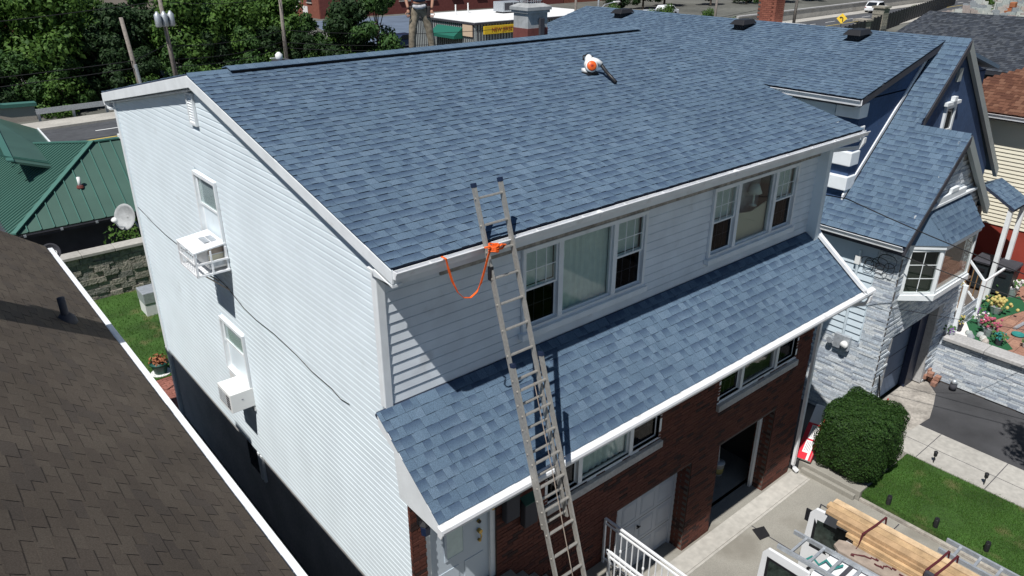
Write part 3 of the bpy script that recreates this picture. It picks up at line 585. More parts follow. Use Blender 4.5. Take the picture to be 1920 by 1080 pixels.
# upper block, ridge along the depth
MB().box(13.1,.9,3.9,20.1,13,7.18).build('upper_wall', 'blue_stucco', NB)
prismY([(13.1,7.15),(16.7,8.1),(20.1,7.15)], .9, 13).build('gable_wall', 'blue_stucco', NB)
mk = (8.28-7.27)/(16.7-12.72); um = V((1, 0, mk)).normalized()
MR = MB().prism([(12.72,.75,7.25),(16.7,.75,8.26),(16.7,13.2,8.26),(12.72,13.2,7.25)], (0,0,-.1)).build('roof', 'blue_deck', NB)
pieces(MR, 'shingle', shingle_mats((12.70,13.2,7.262), (0,-1,0), 12.47, 4.12, um), 'blue_shingle', nind=120)
MB().prism([(16.7,.75,8.26),(20.6,.75,7.25),(20.6,13.2,7.25),(16.7,13.2,8.26)], (0,0,-.1)).build('far_roof', 'blue_shingle', NB)
for i in range(62):
    y = .75+i*.2; MB().add([(16.55,y,8.235),(16.55,y+.19,8.235),(16.7,y+.19,8.285),(16.7,y,8.285),(16.85,y+.19,8.235),(16.85,y,8.235)], [(0,1,2,3),(3,2,4,5)]).build('ridge_cap', 'blue_shingle', MR) if i < 60 else None
MB().prism([(12.72,.74,7.24),(16.7,.74,8.25),(16.7,.74,8.08),(12.72,.74,7.08)], (0,.03,0)).build('rake_board', 'charcoal', NB)
MB().prism([(12.74+a, .72, 7.24+b) for a, b in GP], (0,12.4,0)).build('gutter', 'white_metal', NB)
MB().box(12.74,.9,7.06,13.1,13,7.09).build('soffit', 'charcoal', NB)
z = 5.0
US = MB().box(13.085,1.46,4.9,13.099,13,7.06).build('side_siding', 'blue_siding', NB)
while z < 7.0:
    MB().add([(13.09,1.47,z),(13.09,12.9,z),(13.09,12.9,z+.14),(13.09,1.47,z+.14),(13.05,1.47,z),(13.05,12.9,z),(13.078,12.9,z+.14),(13.078,1.47,z+.14)], BF).build('siding_board', 'white_siding', US); z += .14
for zz in (5.08, 5.66, 6.24, 6.76): MB().box(12.99,.85,zz,13.4,1.42,zz+.33).build('quoin', 'white_trim', NB, bevel=.02)
MB().box(20.0,.86,6.2,20.2,1.4,6.6).build('quoin', 'white_trim', NB, bevel=.02); MB().box(20.0,.86,5.4,20.2,1.4,5.8).build('quoin', 'white_trim', NB, bevel=.02)
# three box vents near its ridge
for (yy) in (10.9, 6.2, 2.75):
    r = thing('roof_vent', 'black box vent near the ridge of the blue roof, '+{10.9:'farthest of the three', 6.2:'middle of the three', 2.75:'nearest of the three'}[yy], 'roof vent', (16.1, yy, 8.1), 'box vents along the ridge')
    zz = 7.25+mk*(16.05-12.72)
    MB().box(15.85,yy-.16,zz-.05,16.3,yy+.16,zz+.16).build('throat', 'black', r)
    MB().add([(15.72,yy-.24,zz+.12),(16.4,yy-.24,zz+.14),(16.4,yy+.24,zz+.14),(15.72,yy+.24,zz+.12),(15.86,yy-.16,zz+.25),(16.34,yy-.16,zz+.26),(16.34,yy+.16,zz+.26),(15.86,yy+.16,zz+.25)], BF).build('hood', 'black_plastic', r, bevel=.015)
    for k in range(6): MB().box(15.842,yy-.15+k*.055,zz+.02,15.849,yy-.13+k*.055,zz+.11).build('louvre', 'charcoal', r)
# steep front gables A (behind) and B (in front)
k9 = .965; EX = 12.5; zs_ = lambda x: 4.37+k9*(x-EX)
Ax, Az = 16.56, zs_(16.56); Bx, Bz = 14.7, zs_(14.7)
us = V((1, 0, k9)).normalized()
MB().prism([(NX,-.3,-.6),(NX,12,-.6),(NX,12,4.5),(NX,-.3,4.5)], (.2,0,0)).build('side_wall', 'blue_siding', NB)
prismY([(NX,3.9),(NX,zs_(NX)-.12),(Ax,Az-.12),(20.2,zs_(NX)-.12),(20.2,3.9)], .3, .5).build('gable_wall', 'blue_stucco', NB)
prismY([(NX,-.6),(NX,zs_(NX)-.12),(Bx,Bz-.12),(16.7,zs_(NX)-.12),(16.7,-.6),(16.05,-.6),(16.05,1.78),(13.45,1.78),(13.45,-.6)], -.8, -.5).build('front_wall', 'foundation', NB)
MB().box(16.7,-.78,-.6,17.3,-.5,4.3).build('front_wall_end', 'mortar', NB)
LRf = MB().prism([(EX,-.95,4.36),(Bx,-.95,Bz-.01),(Bx,.2,Bz-.01),(Ax,.2,Az-.01),(Ax,.85,Az-.01),(13.0,.85,zs_(13.0)-.01),(13.0,3.2,zs_(13.0)-.01),(EX,3.2,4.36)], (0,0,-.11)).build('steep_roof', 'blue_deck', NB)
LL = (V((Ax, 0, Az))-V((EX, 0, 4.37))).length; c9 = us.x
def clipA(v):
    x = EX-.02+v*c9
    if x < 12.95: return (0, 4.17)            # runs on past the stucco corner
    if x < Bx-.06: return (2.36, 4.17)
    return (2.36, 3.02)
pieces(LRf, 'shingle', shingle_mats((EX-.02,3.2,4.372-.02*k9), (0,-1,0), 4.17, LL+.02, us, clip=clipA), 'blue_shingle')
MB().prism([(Ax,.2,Az-.01),(20.9,.2,zs_(EX)),(20.9,.85,zs_(EX)),(Ax,.85,Az-.01)], (0,0,-.11)).build('far_roof', 'blue_shingle', NB)
MB().prism([(Bx,-.95,Bz-.01),(17.1,-.95,zs_(EX)),(17.1,.3,zs_(EX)),(Bx,.3,Bz-.01)], (0,0,-.11)).build('far_roof', 'blue_shingle', NB)
for x, zz, y0, n in ((Ax, Az, .2, 5), (Bx, Bz, -.95, 8)):
    for i in range(n):
        y = y0+i*.15; MB().add([(x-.13,y,zz-.1),(x-.13,y+.145,zz-.1),(x,y+.145,zz+.018),(x,y,zz+.022),(x+.13,y+.145,zz-.1),(x+.13,y,zz-.1)], [(0,1,2,3),(3,2,4,5)]).build('ridge_cap', 'blue_shingle', LRf)
def rakeN(x0, z0, x1, z1, y, mat='charcoal', h=.2, t=.04): return MB().prism([(x0,y,z0),(x1,y,z1),(x1,y,z1-h),(x0,y,z0-h)], (0,t,0)).build('rake_board', mat, NB)
rakeN(EX,4.35,Bx,Bz-.02,-.98); rakeN(Bx,Bz-.02,17.1,zs_(EX)-.01,-.98,'grey_metal',.26,.1); rakeN(Ax,Az-.02,20.9,zs_(EX)-.01,.16,'grey_metal',.26,.1); rakeN(Bx+.2,Bz+.16,Ax,Az-.02,.16)
MB().prism([(13.0,.868,zs_(13.0)),(16.3,.868,zs_(16.3)),(16.3,.868,zs_(16.3)+.13),(13.0,.868,zs_(13.0)+.13)], (0,.04,0)).build('wall_flashing', 'white_metal', NB)
MB().prism([(EX+.02+a, -.93, 4.35+b) for a, b in GP], (0,4.1,0)).build('gutter', 'white_metal', NB)
MB().box(EX+.02,-.78,4.12,NX,3.2,4.15).box(EX,-.93,4.14,EX+.03,3.2,4.27).build('soffit', 'charcoal', NB)
# lower side siding boards
z = 1.62
SS = MB().box(NX-.012,-.3,1.5,NX-.002,10,4.25).build('lower_siding', 'blue_siding', NB)
while z < 4.2:
    MB().add([(NX-.01,-.28,z),(NX-.01,6,z),(NX-.01,6,z+.17),(NX-.01,-.28,z+.17),(NX-.05,-.28,z),(NX-.05,6,z),(NX-.015,6,z+.17),(NX-.015,-.28,z+.17)], BF).build('siding_board', 'blue_siding', SS); z += .172
# ledger stone
def ledger(O, U, W_, Hh, Nn, holes=(), top=None, h=.062):
    O, U, Nn = V(O), V(U), V(Nn); out = []; z = 0
    while z < Hh-.02:
        x = -random.uniform(0, .3)
        while x < W_:
            wd = random.uniform(.16, .5); a, b = max(x, 0), min(x+wd, W_); x += wd
            m = (a+b)/2
            if b-a < .03 or any(h0 < b and h1 > a and p0 < z+h-.01 and p1 > z+.01 for h0, h1, p0, p1 in holes): continue
            if top and z+h > top(m): continue
            t = random.uniform(.008, .026)
            out.append(frame(O+U*a+V((0,0,z)), U*(b-a-.004), Nn*t, V((0,0,h-.006))) if U.cross(Nn).z > 0 else frame(O+U*b+V((0,0,z)), U*-(b-a-.004), Nn*t, V((0,0,h-.006))))
        z += h
    return out
FW_ = MB().box(NX-.01,-.82,-.62,NX+.05,-.3,4.15).build('stone_face', 'mortar', NB)
g0, g1_, gt = 13.45-NX, 16.05-NX, 2.35
st = ledger((NX-.045,-.8,-.6), (1,0,0), 4.45, 7.2, (0,-1,0), [(g0+.045,g1_+.045,-1,gt)], top=lambda m: (zs_(NX+m) if NX+m < Bx else Bz-k9*(NX+m-Bx))-.14+.6)
st += ledger((NX-.01,-.8,-.6), (0,1,0), .5, 4.8, (-1,0,0)) + ledger((NX-.01,-.3,-.6), (0,1,0), 6, 2.15, (-1,0,0))
pieces(FW_, 'ledger_stone', st, 'ledger_stone', BLOCK, 300)
MB().box(12.85,-.9,-.62,12.9,4,-.55).build('base_strip', 'sidewalk', NB)
ng = MB().box(13.45,-.42,-.62,16.05,-.36,1.78).build('garage_door', 'neighbour_garage', NB)
for i in range(1, 4): MB().box(13.45,-.426,-.62+i*.6,16.05,-.418,-.606+i*.6).build('section_joint', 'charcoal', ng)
MB().box(15.55,-.6,-.62,16.04,-.44,1.7).build('side_door', 'navy_plastic', NB)
# bay window
bp = [(13.15,-.8),(13.75,-1.3),(15.65,-1.3),(16.2,-.8)]
def bayprism(z0, z1, o=0): return MB().prism([(bp[0][0]-o,bp[0][1],z0),(bp[1][0]-o*.6,bp[1][1]-o,z0),(bp[2][0]+o*.6,bp[2][1]-o,z0),(bp[3][0]+o,bp[3][1],z0)], (0,0,z1-z0))
BA = bayprism(2.82, 2.95, .06).build('bay_window', 'white_trim', NB); bayprism(4.1, 4.2, .07).build('head_board', 'white_trim', BA)
bayprism(2.96, 4.09, -.16).build('room_wall', 'interior', BA)
for (p, q, gr) in ((bp[0], bp[1], 1), (bp[1], bp[2], 0), (bp[2], bp[3], 1)):
    a, b = V((*p, 2.95)), V((*q, 2.95)); d = b-a; n = d.normalized(); o = n.cross(V((0,0,1)))*.03
    f = MB().obox(a-o, n*.07, V((0,0,1.15)), o*2).obox(b-n*.07-o, n*.07, V((0,0,1.15)), o*2).obox(a+n*.07-o, d-n*.14, V((0,0,.07)), o*2).obox(a+n*.07-o+V((0,0,1.08)), d-n*.14, V((0,0,.07)), o*2)
    f.build('sash', 'white_trim', BA)
    MB().obox(a+n*.07+V((0,0,.07)), d-n*.14, V((0,0,1.01)), o*.15).build('pane', 'window_glass', BA)
    if gr:
        gg = MB().obox(a+d*.5-n*.008+o*.3+V((0,0,.07)), n*.016, V((0,0,1.01)), o*.25)
        for i in (1, 2): gg.obox(a+n*.07+o*.32+V((0,0,.07+i*.337)), d-n*.14, V((0,0,.016)), o*.22)
        gg.build('grille', 'white_trim', BA)
z5 = 4.95
BR = MB().add([(13.05,-.8,4.2),(13.7,-1.4,4.2),(15.7,-1.4,4.2),(16.3,-.8,4.2),(13.5,-.8,z5),(15.85,-.8,z5)], [(0,1,4),(1,2,5,4),(2,3,5),(0,4,5,3)]).build('bay_roof', 'blue_shingle', NB)
nb_ = V((0, .6, z5-4.2)).normalized()
pieces(BR, 'shingle', shingle_mats((13.7,-1.4,4.205), (1,0,0), 2.0, .95, nb_, clip=lambda v: (-.2*v*1.0, 2.0+.16*v)), 'blue_shingle', nind=90)
MB().box(13.3,-.92,4.93,16.1,-.84,5.0).build('cornice', 'white_trim', NB, bevel=.01); MB().box(13.95,-.91,5.0,15.4,-.84,5.15).build('cornice', 'white_trim', NB, bevel=.01); MB().box(14.5,-.92,5.15,14.9,-.84,5.26).build('cornice', 'white_trim', NB, bevel=.01)
# attic window on gable A
AW = rect_frame(MB(), 16.2, 16.8, 6.05, 6.75, .24, .32, .09).build('attic_window', 'white_trim', NB)
MB().box(16.28,.27,6.13,16.72,.29,6.67).build('pane', 'dark_glass', AW); MB().box(16.1,.2,6.75,16.9,.3,6.83).build('head_board', 'white_trim', AW); MB().box(16.42,.18,6.84,16.58,.28,6.95).build('keystone', 'white_trim', AW)
MB().box(16.45,.24,7.3,16.65,.3,7.62).build('gable_louvre', 'grey_metal', NB)
# small porch roof beyond
PRf = MB().prism([(20.25,.2,3.95),(21.5,.2,3.95),(21.5,-.7,3.45),(20.25,-.7,3.45)], (0,0,-.08)).build('porch_roof', 'blue_deck', NB)
pieces(PRf, 'shingle', shingle_mats((20.25,-.71,3.452), (1,0,0), 1.25, 1.03, (0,.9,.5)), 'blue_shingle', nind=40)
MB().prism([(20.25,.2,3.95),(21.5,.2,3.95),(21.5,.9,3.55),(20.25,.9,3.55)], (0,0,-.08)).build('porch_roof', 'blue_shingle', NB)
MB().prism([(21.42,-.6,3.42),(21.42,.2,3.86),(21.42,.85,3.5)], (.06,0,0)).build('porch_gable', 'white_trim', NB)
for px_, py_ in ((20.35,-.6),(21.4,-.6),(21.4,.8)): MB().box(px_-.06,py_-.06,.52,px_+.06,py_+.06,3.42).build('porch_post', 'white_trim', NB)
# meter and cables on the side wall
r = thing('electric_meter', 'pale electric meter box on the stone wall below the grey siding', 'meter', (NX, 0, 1.2))
MB().box(NX-.16,-.12,1.3,NX-.055,.28,1.68).build('case', 'galvanised', r, bevel=.01)
MB().cyl((NX-.16,-.02,1.47),(NX-.25,-.02,1.47),.1,.085,16).build('dial', 'white_plastic', r, True); MB().cyl((NX-.14,.36,1.45),(NX-.2,.36,1.45),.08,n=12).build('knob', 'galvanised', r)
MB().cyl((NX-.1,.1,1.68),(NX-.1,.1,3.9),.035,n=8).build('conduit', 'blue_siding', r); MB().box(NX-.14,.05,3.55,NX-.05,.17,3.75).build('weatherhead', 'white_plastic', r)
cb = MB(); rc = random.Random(2)
for i in range(7):
    o_ = V((NX-.1+rc.uniform(-.04,.02), -.42+rc.uniform(-.22,.3), 3.72+rc.uniform(-.15,.12))); ra, rb = rc.uniform(.1,.24), rc.uniform(.08,.2)
    cb.tube([o_+V((.02*math.sin(3*t), ra*math.cos(t), rb*math.sin(t))) for t in [k*.55 for k in range(rc.randint(9,15))]], .008, 4)
tag(cb.build('cable_tangle', 'cable'), 'tangle of black cables under the low gutter of the stone house', 'cables')
for nm, lab, pts in (('utility_cable', 'upper black cable crossing the blue roof toward the street', cable_pts((10.3,.05,5.75),(9.39,-4.0,5.49),.0,2)),): pass
def cable(label, pts, r=.012, grp='cables to the right hand house'): return tag(MB().tube(pts, r, 5).build('utility_cable', 'cable'), label, 'cable', grp)
# ================================================================ things on and against the white house
# extension ladder, leaning on the gutter
a17 = R_(17.5); LD = V((0,-math.sin(a17),-math.cos(a17))); LC = V((1.3,-.735,7.15)); LN = V((0,-math.cos(a17),math.sin(a17)))
r = thing('extension_ladder', 'aluminium extension ladder leaning on the upper gutter', 'ladder', (1.3,-3.2,-.85))
def section(name, s0, s1, off, half, r0, step=.319):
    P = lambda s, dx: LC+LD*s+LN*off+V((dx,0,0))
    rl = None
    for sg in (-1, 1):
        rail = MB().obox(P(s0, sg*half)-V((.013,0,0))-LN*.035, V((.026,0,0)), LN*.07, LD*(s1-s0)).build('rail', 'aluminium', r)
        MB().obox(P(s0-.03, sg*half)-V((.017,0,0))-LN*.038, V((.034,0,0)), LN*.076, LD*.05).build('end_cap', 'navy_plastic', rail)
        s = r0
        while s < s1:
            if s > s0: MB().cyl(P(s, sg*half)+V((sg*.013,0,0)), P(s, sg*half)+V((sg*.024,0,0)), .014, n=8).build('rivet', 'aluminium', rail)
            s += step
    s = r0
    while s < s1-.05:
        if s > s0+.05: MB().obox(P(s, -half)-LN*.02-LD*.013, V((2*half,0,0)), LN*.04, LD*.026).build('rung', 'aluminium', r, bevel=.006)
        s += step
section('fly', -.75, 3.62, -.045, .195, -.6); section('base', 1.42, 8.38, .045, .225, -.6+.319*7+.11)
MB().tube([LC+LN*.1+LD*1.7, LC+LN*.11+LD*3.0, LC+LN*.1+LD*4.4], .006, 5).build('rope', 'old_board', r)
r = thing('tie_strap', 'orange webbing strap tied to the ladder and hooked in the gutter', 'strap', (.5,-.74,6.6))
sp = [(.49,-.66,7.2),(.5,-.73,7.19),(.52,-.735,7.08),(.57,-.735,6.9),(.64,-.74,6.74),(.72,-.74,6.65),(.82,-.74,6.62),(.91,-.745,6.67),(.97,-.75,6.77),(1.02,-.76,6.93),(1.06,-.78,7.1),(1.09,-.8,7.2)]
MB().tube(sp, .02, sq=(.028,.006)).build('webbing', 'orange_strap', r)
kn = MB()
for i in range(4): kn.tube([V((1.1,-.83,7.17+i*.022))+V((.055*math.cos(t),.06*math.sin(t),.01*math.sin(2*t+i))) for t in [k*2*math.pi/10 for k in range(11)]], .011, 5)
kn.tube([(1.1,-.86,7.2),(1.18,-.88,7.24),(1.24,-.87,7.22),(1.2,-.86,7.18),(1.12,-.87,7.19)], .014, 5).tube([(1.1,-.86,7.18),(1.02,-.85,7.24),(.97,-.82,7.23)], .012, 5)
kn.build('knot', 'orange_strap', r)
MB().box(1.07,-.8,6.78,1.12,-.75,6.95).build('buckle', 'black', r)
# leaf blower on the roof
bz = lambda y: zf(y)+.012
r = thing('leaf_blower', 'white and orange leaf blower with black tube lying on the blue roof', 'leaf blower', (6.8,3.2,8.08))
BP = V((6.72, 3.2, bz(3.2)))
MB().ball(BP+V((.03,.06,.17)), (.13,.11,.13), 14, 8).box(6.62,3.2,BP.z,6.84,3.36,BP.z+.1).build('housing', 'white_plastic', r, True)
MB().ball(BP+V((.05,.12,.25)), (.085,.08,.11), 12, 8).build('engine_cover', 'white_plastic', r, True)
fn = V((-.5,-.8,.32)).normalized(); fc = BP+V((-.02,-.03,.15)); fa = fn.orthogonal().normalized(); fb_ = fn.cross(fa)
MB().cyl(fc-fn*.03, fc+fn*.05, .125, .12, 20).build('rim', 'white_plastic', r, True)
MB().cyl(fc+fn*.045, fc+fn*.075, .105, .08, 20).build('fan_cover', 'orange_plastic', r, True)
for i in range(8):
    t = i*math.pi/4; MB().tube([fc+fn*.08, fc+fn*.06+(fa*math.cos(t)+fb_*math.sin(t))*.095], .006, 4).build('fan_rib', 'sign_red', r)
MB().box(6.58,3.12,BP.z-.01,6.86,3.34,BP.z+.035).build('base', 'black_plastic', r)
MB().tube([BP+V((.1,.02,.2)), BP+V((.2,-.1,.16)), (6.88,2.9,bz(2.9)+.11), (6.8,2.58,bz(2.58)+.05)], .036, 10).build('blower_tube', 'black_plastic', r, True)
MB().tube([BP+V((.03,.0,.26)), BP+V((.13,-.03,.23)), BP+V((.19,-.1,.17))], .06, 10).build('outlet', 'white_plastic', r, True)
MB().tube([BP+V((-.09,.12,.26)), BP+V((-.06,.16,.33)), BP+V((.05,.16,.35)), BP+V((.14,.1,.3)), BP+V((.12,.05,.24))], .02, 8).build('handle', 'black_plastic', r, True)
r.scale = (.95, .95, .95)
# small white jug behind the ridge
r = thing('plastic_jug', 'small white jug with dark base standing at the ridge', 'jug', (1.52,5.4,8.5))
MB().lathe([(.04,0),(.06,.03),(.06,.09),(.03,.12),(.02,.13)], (1.5,5.36,8.58)).build('body', 'white_plastic', r, True)
MB().box(1.42,5.28,8.5,1.68,5.5,8.58).build('base', 'charcoal', r); MB().cyl((1.42,5.34,8.62),(1.32,5.3,8.63),.008,n=5).build('spout', 'white_plastic', r)
# air conditioners
r = thing('window_air_conditioner', 'air conditioner in a white open cage under the upper side window', 'air conditioner', (-.25,5.4,5.3), 'window air conditioners')
MB().add([(-.56,4.92,5.735),(.0,4.98,5.775),(.0,5.82,5.775),(-.56,5.78,5.735),(-.56,4.92,5.755),(.0,4.98,5.80),(.0,5.82,5.80),(-.56,5.78,5.755)], BF).build('top_plate', 'white_metal', r)
MB().box(-.28,5.2,5.795,-.18,5.5,5.799).box(-.16,5.2,5.797,-.06,5.5,5.8005).build('top_grille', 'galvanised', r)
MB().box(-.3,5.06,5.36,.02,5.68,5.73).build('unit_case', 'white_plastic', r)
for k in range(3): MB().box(-.29,5.052,5.4+k*.115,-.02,5.059,5.49+k*.115).build('side_panel', ('galvanised','lamp_tan','old_board')[k], r)
cgm = MB()
for (xx, yy) in ((-.54,4.95),(-.54,5.75),(-.02,4.97),(-.02,5.78)): cgm.box(xx-.016,yy-.016,5.31,xx+.016,yy+.016,5.74)
for zz in (5.31, 5.52): cgm.box(-.55,4.935,zz,.0,4.96,zz+.03).box(-.55,5.745,zz,.0,5.77,zz+.03).box(-.556,4.94,zz,-.53,5.76,zz+.03)
cgm.box(-.3,4.938,5.34,-.27,4.958,5.73); cgm.build('cage', 'white_metal', r)
MB().box(-.54,4.96,5.30,.0,5.75,5.315).build('tray', 'white_metal', r)
gr = MB()
for k in range(9): gr.box(-.552,4.98+k*.09,5.34,-.544,4.99+k*.09,5.73)
gr.build('front_grille', 'white_metal', r)
MB().obox((-.42,5.1,5.3),(.4,0,-.4),(0,.03,0),(0,0,-.03)).obox((-.42,5.6,5.3),(.4,0,-.4),(0,.03,0),(0,0,-.03)).build('bracket', 'old_board', r)
r = thing('window_air_conditioner', 'closed white box air conditioner under the lower side window', 'air conditioner', (-.2,5.2,2.6), 'window air conditioners')
MB().box(-.42,4.86,2.62,.02,5.46,3.0).build('unit_case', 'white_plastic', r, bevel=.012)
for k in range(5): MB().box(-.426,4.9,2.68+k*.055,-.418,5.05,2.715+k*.055).build('vent_slot', 'charcoal', r)
for k in range(5): MB().box(-.426,5.08,2.68+k*.055,-.418,5.42,2.715+k*.055).build('vent_slot', 'galvanised', r)
MB().box(-.22,4.852,2.84,-.19,4.858,2.85).build('badge', 'ink', r)
# satellite dishes
def dish(name, lab, c, n, rad, mat, arm):
    r = thing(name, lab, 'satellite dish', tuple(c)); c, n = V(c), V(n).normalized(); a = n.orthogonal().normalized(); b = n.cross(a); m = MB(); vs = []; K = 20
    for i in range(6):
        q = i/5*rad
        for j in range(K):
            t = 2*math.pi*j/K; vs.append(c+a*q*math.cos(t)+b*q*math.sin(t)+n*(.35*q*q/rad))
    m.add(vs, [(i*K+j, i*K+(j+1) % K, (i+1)*K+(j+1) % K, (i+1)*K+j) for i in range(5) for j in range(K)])
    o = m.build('reflector', mat, r, True); sm = o.modifiers.new('thick', 'SOLIDIFY'); sm.thickness = .012
    MB().tube([c-V((0,0,rad*.8)), c-V((0,0,rad*.8))+n*rad*1.1, c+n*rad*1.35-V((0,0,.1))], .014, 6).build('arm', 'galvanised', r)
    MB().cyl(c+n*rad*1.25-V((0,0,.12)), c+n*rad*1.45-V((0,0,.06)), .05, .06, 10).build('receiver', 'white_plastic', r, True)
    MB().tube([c-n*.02, c-n*.15-V((0,0,.1)), arm], .02, 6).build('mast', 'galvanised', r); return r
dish('satellite_dish', 'pale grey satellite dish on the rear corner of the white house', (-.14,10.85,4.7), (-.75,-.45,.3), .3, 'stucco', (.06,10.62,4.3))
r = dish('satellite_dish', 'dark satellite dish with white lettering near the green roof', (-1.75,11.2,4.15), (-.25,-.93,.3), .2, 'charcoal', (-2.2,11.0,3.6))
n = V((-.25,-.93,.3)).normalized(); rx = V((0,0,1)).cross(n).normalized(); uy = n.cross(rx)
text_mesh('lettering', 'dish', .16, 'paint_white', frame(V((-1.75,11.2,4.15))+n*.09, rx, uy, n), r)
# railings at the steps
def railing(name, lab, x, y0, y1, zb, zt, mat):
    r = thing('stair_railing', lab, 'railing', (x, (y0+y1)/2, zb), 'white railings at the entry steps')
    MB().tube([(x,y0,zt),(x,y1,zt)], .02, sq=(.045,.03)).build('top_rail', mat, r); MB().tube([(x,y0,zt-.1),(x,y1,zt-.1)], .02, sq=(.03,.025)).build('rail', mat, r); MB().tube([(x,y0,zb+.1),(x,y1,zb+.1)], .02, sq=(.03,.025)).build('rail', mat, r)
    for yy in (y0, y1): MB().box(x-.018,yy-.018,zb,x+.018,yy+.018,zt).build('post', mat, r)
    k = y0-.13; i = 0
    while k > y1+.05:
        MB().box(x-.008,k-.008,zb+.1,x+.008,k+.008,zt-.1).build('baluster', mat, r)
        if i % 4 == 2:
            MB().ball((x,k,(zb+zt)/2+.02), (.022,.022,.05), 8, 6).build('basket', mat, r, True)
        k -= .125; i += 1
    return r
railing('', 'white iron railing beside the closed garage door', 3.8, -.46, -2.6, .44, 1.42, 'white_metal')
r = railing('', 'white iron railing with curled end in front of the ladder foot', 3.35, -.98, -2.7, .44, 1.33, 'white_metal')
MB().tube([V((3.35,-.95-.045*math.cos(t),1.33+.045*math.sin(t)-.03)) for t in [k*.6 for k in range(11)]], .014, 6).build('scroll', 'white_metal', r)
# inside the open garage
r = thing('bucket', 'white and green bucket standing inside the open garage', 'bucket', (9.3,.5,-.85))
MB().lathe([(.11,0),(.135,.3),(.145,.3),(.145,.33)], (8.85,.6,-.85), 16).build('pail', 'white_plastic', r, True); MB().lathe([(.118,.05),(.131,.2)], (8.85,.6,-.85), 16).build('label_band', 'yellow', r, True)
MB().tube([(8.85,.6,-.6),(8.9,.68,.0),(8.98,.75,.35)], .014, 6).build('stick', 'white_plastic', r)
r = thing('storage_shelf', 'dark shelf with boxes at the back of the open garage', 'shelf', (8.8,3,-.85))
for zz in (-.4,.2,.8): MB().box(8.2,2.6,zz,9.7,3.1,zz+.04).build('shelf_board', 'old_board', r)
for xx in (8.2, 9.66): MB().box(xx,2.6,-.85,xx+.04,3.1,1.2).build('upright', 'charcoal', r)
for i in range(7): MB().box(8.3+i*.19,2.65,(-.36,.24)[i % 2],8.45+i*.19,2.9,(-.36,.24)[i % 2]+random.uniform(.15,.32)).build('box', ('galvanised','old_board','navy_plastic')[i % 3], r)
# ================================================================ front yard
def leafcloud(fn, n, size, rnd, flat=.0):
    """n leaf-sized quads; fn() -> (point, outward normal)"""
    m = MB()
    for _ in range(n):
        p, nn = fn(); nn = (nn+V((rnd.uniform(-1,1),rnd.uniform(-1,1),rnd.uniform(-.6,1)))*.75).normalized()
        a = nn.orthogonal().normalized(); b = nn.cross(a); t = rnd.uniform(0, 6.28); u = a*math.cos(t)+b*math.sin(t); v = nn.cross(u); s = size*rnd.uniform(.6, 1.35)
        m.add([p-u*s*.5, p+v*s*.28, p+u*s*.5+nn*s*.1, p-v*s*.28], [(0,1,2,3)])
    return m
rnd = random.Random(5)
r = thing('hedge_shrub', 'large rounded clipped evergreen shrub beside the driveway', 'shrub', (11.15,-1.45,-.65))
hc, hr = V((11.2,-1.42,.18)), V((.78,.74,.82))
def rbox(s, r=.42):
    q = V([max(-(1-r), min(1-r, t)) for t in s]); dd = (s-q).normalized() if (s-q).length > 1e-6 else V((0,0,1)); return q+dd*r, dd
def lump(p): return 1+.035*math.sin(p.x*5+p.z*4)+.035*math.sin(p.y*6-p.z*3+1)+.02*math.sin(p.x*13+p.y*11+p.z*9)
def hp():
    s = V([rnd.uniform(-1,1) for _ in range(3)]); k = rnd.choice([0,0,1,1,2,2,2]); s[k] = rnd.choice([-1,1]) if k < 2 or rnd.random() < .2 else 1
    p, dd = rbox(s); p = p*lump(p)*(rnd.uniform(.93,1.02) if rnd.random() < .985 else rnd.uniform(1.0,1.06)); taper = 1-.1*max(0,-p.z)
    return hc+V((p.x*hr.x*taper, p.y*hr.y*taper, p.z*hr.z)), dd
leafcloud(hp, 34000, .042, rnd).build('crown', 'hedge_leaf', r)
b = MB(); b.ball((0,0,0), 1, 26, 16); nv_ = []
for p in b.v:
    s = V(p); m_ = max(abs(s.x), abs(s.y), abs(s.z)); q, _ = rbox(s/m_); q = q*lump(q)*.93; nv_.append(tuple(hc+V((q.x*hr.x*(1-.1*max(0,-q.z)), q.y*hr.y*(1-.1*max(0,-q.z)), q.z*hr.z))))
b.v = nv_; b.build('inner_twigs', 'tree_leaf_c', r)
MB().cyl((11.2,-1.42,-.7),(11.2,-1.42,.1),.09,.06,8).build('trunk', 'bark', r)
gm = MB(); rnd = random.Random(8)
for _ in range(26000):
    y = -2.0-rnd.random()**1.1*4.2; x = rnd.uniform(10.5, 12.74)+.03*math.sin(y*9); h = rnd.uniform(.02, .06); t = rnd.uniform(0, 6.28); w2 = .0045
    if math.sin(x*3.1+y*1.3)+math.sin(y*2.7-x) < -1.35 and rnd.random() < .7: continue
    l = V((rnd.uniform(-.02,.02), rnd.uniform(-.02,.02), h)); a = V((math.cos(t)*w2, math.sin(t)*w2, 0)); p = V((x, y, -.662))
    gm.add([p-a, p+a, p+l], [(0,1,2)])
g = gm.build('lawn_grass', 'grass_blade', kind='stuff'); tag(g, 'short green grass of the front lawn beside the driveway', 'grass')
gm = MB()
for _ in range(9000):
    y = rnd.uniform(12.6, 19.1); x = rnd.uniform(-2, 2.6); h = rnd.uniform(.03, .08); t = rnd.uniform(0, 6.28); w2 = .009
    l = V((rnd.uniform(-.03,.03), rnd.uniform(-.03,.03), h)); a = V((math.cos(t)*w2, math.sin(t)*w2, 0)); p = V((x, y, -.502))
    gm.add([p-a, p+a, p+l], [(0,1,2)])
g = gm.build('yard_grass', 'grass_blade', kind='stuff'); tag(g, 'short green grass of the back yard before the stone wall', 'grass')
